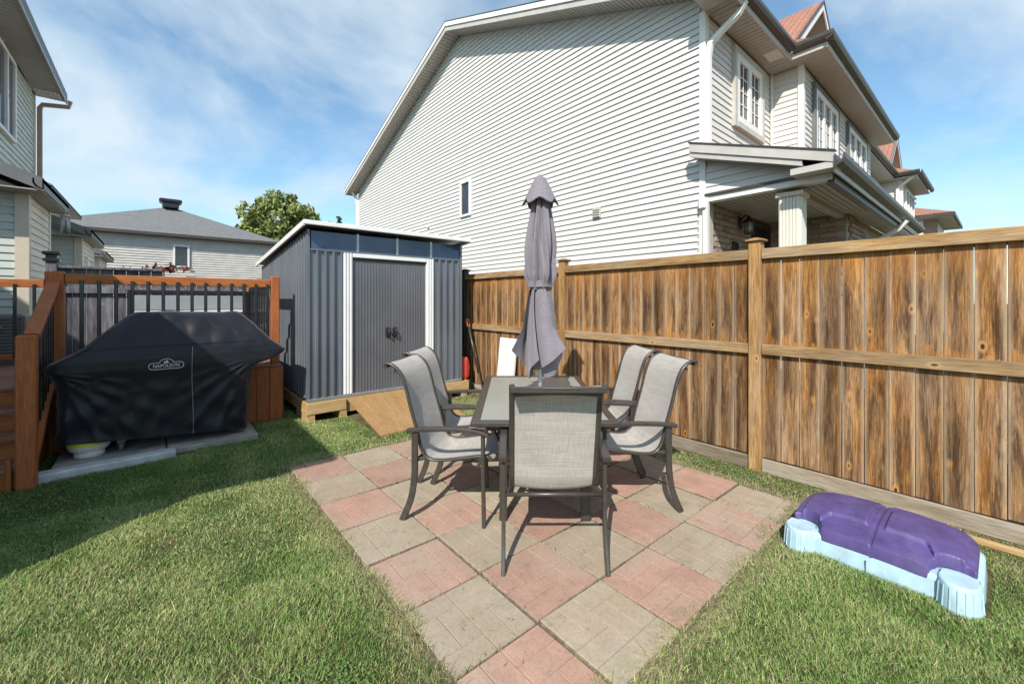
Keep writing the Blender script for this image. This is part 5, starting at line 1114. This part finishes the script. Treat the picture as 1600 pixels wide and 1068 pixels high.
    y_ = (rn.uniform(0,1,n) < np.clip(.26+.18*fine+.20*field(X,Y,1.7,44)+.25*np.clip(1-dp/.5,0,1),.05,.7))[:,None]; Cc = np.where(y_, g3*rn.uniform(.75,1.15,(n,1)), Cc)
    k_ = (rn.uniform(0,1,n) < .10+.75*np.clip(bare,0,1)*.8)[:,None]; Cc = np.where(k_, br_*rn.uniform(.55,1.1,(n,1)), Cc)
    l_ = (rn.uniform(0,1,n) < .13)[:,None]; Cc = np.where(l_ & ~k_, dk_, Cc); Cc = Cc*rn.uniform(.8,1.2,(n,1))
    Cc[clo] = np.array([.19,.30,.09])*rn.uniform(.7,1.25,(int(clo.sum()),1))
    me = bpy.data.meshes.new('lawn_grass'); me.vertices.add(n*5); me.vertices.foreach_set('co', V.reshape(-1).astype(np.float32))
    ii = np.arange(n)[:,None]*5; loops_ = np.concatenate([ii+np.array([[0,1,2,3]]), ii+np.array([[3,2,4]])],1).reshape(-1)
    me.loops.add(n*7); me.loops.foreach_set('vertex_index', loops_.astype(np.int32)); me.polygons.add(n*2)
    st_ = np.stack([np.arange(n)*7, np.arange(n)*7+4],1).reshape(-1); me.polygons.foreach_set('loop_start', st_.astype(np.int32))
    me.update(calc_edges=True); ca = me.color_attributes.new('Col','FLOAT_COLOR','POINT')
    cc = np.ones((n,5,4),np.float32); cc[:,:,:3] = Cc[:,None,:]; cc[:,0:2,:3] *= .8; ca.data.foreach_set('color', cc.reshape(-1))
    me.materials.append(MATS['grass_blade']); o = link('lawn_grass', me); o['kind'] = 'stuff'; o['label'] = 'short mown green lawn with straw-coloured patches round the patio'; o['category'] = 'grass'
    print('BLADES', n)
lawn()
# dry stems, weeds and a few leaves scattered on the slabs and in the joints
def litter():
    rn = np.random.RandomState(9); m = MB()
    for k in range(750):
        if k % 3: x = PX0+rn.randint(0,7)*PS+rn.normal()*.008; y = rn.uniform(PY0,PY0+7*PS)
        else: x = rn.uniform(PX0,PX0+6*PS); y = rn.uniform(PY0,PY0+7*PS)
        if k % 3 == 2: x, y = rn.uniform(PX0,PX0+6*PS), PY0+rn.randint(0,8)*PS+rn.normal()*.008
        a = rn.uniform(0,6.28); l = rn.uniform(.006,.03); z = .031; wv = rn.uniform(.001,.0022); dx_, dy_ = math.cos(a)*l, math.sin(a)*l
        m.add([(x-dy_/l*wv,y+dx_/l*wv,z),(x+dy_/l*wv,y-dx_/l*wv,z),(x+dx_,y+dy_,z+rn.uniform(.001,.012))],[(0,1,2)])
    o = m.build('plant_litter','litter',recalc=False); o['kind'] = 'stuff'; o['label'] = 'dry grass clippings lying in the patio joints'; o['category'] = 'litter'
plain('litter', (0.16,0.13,0.06), 0.9, var=0.5, nscale=30, rnd=False)
litter()
sb.location.y = .468
vine = thing('red_leaf_plant', 'red-leaved shrub tip showing above the weathered fence', 'plant', (.05,9.2,0))
rn = np.random.RandomState(5); m = MB()
for k in range(70):
    p = np.array([.08+rn.normal()*.16, 9.2+rn.normal()*.06, 2.02+abs(rn.normal())*.05]); u = rn.normal(size=3)*.03; v = rn.normal(size=3)*.02; m.add([p-u,p+v,p+u,p-v],[(0,1,2,3)])
m.build('leaves','leaf_red',vine); MB().tube([(.05,9.2,0),(.07,9.2,1.2),(.06,9.2,2.03)],.012,6).build('stem','bark',vine)
for o in bpy.data.objects:
    if '_base' in o: del o['_base']
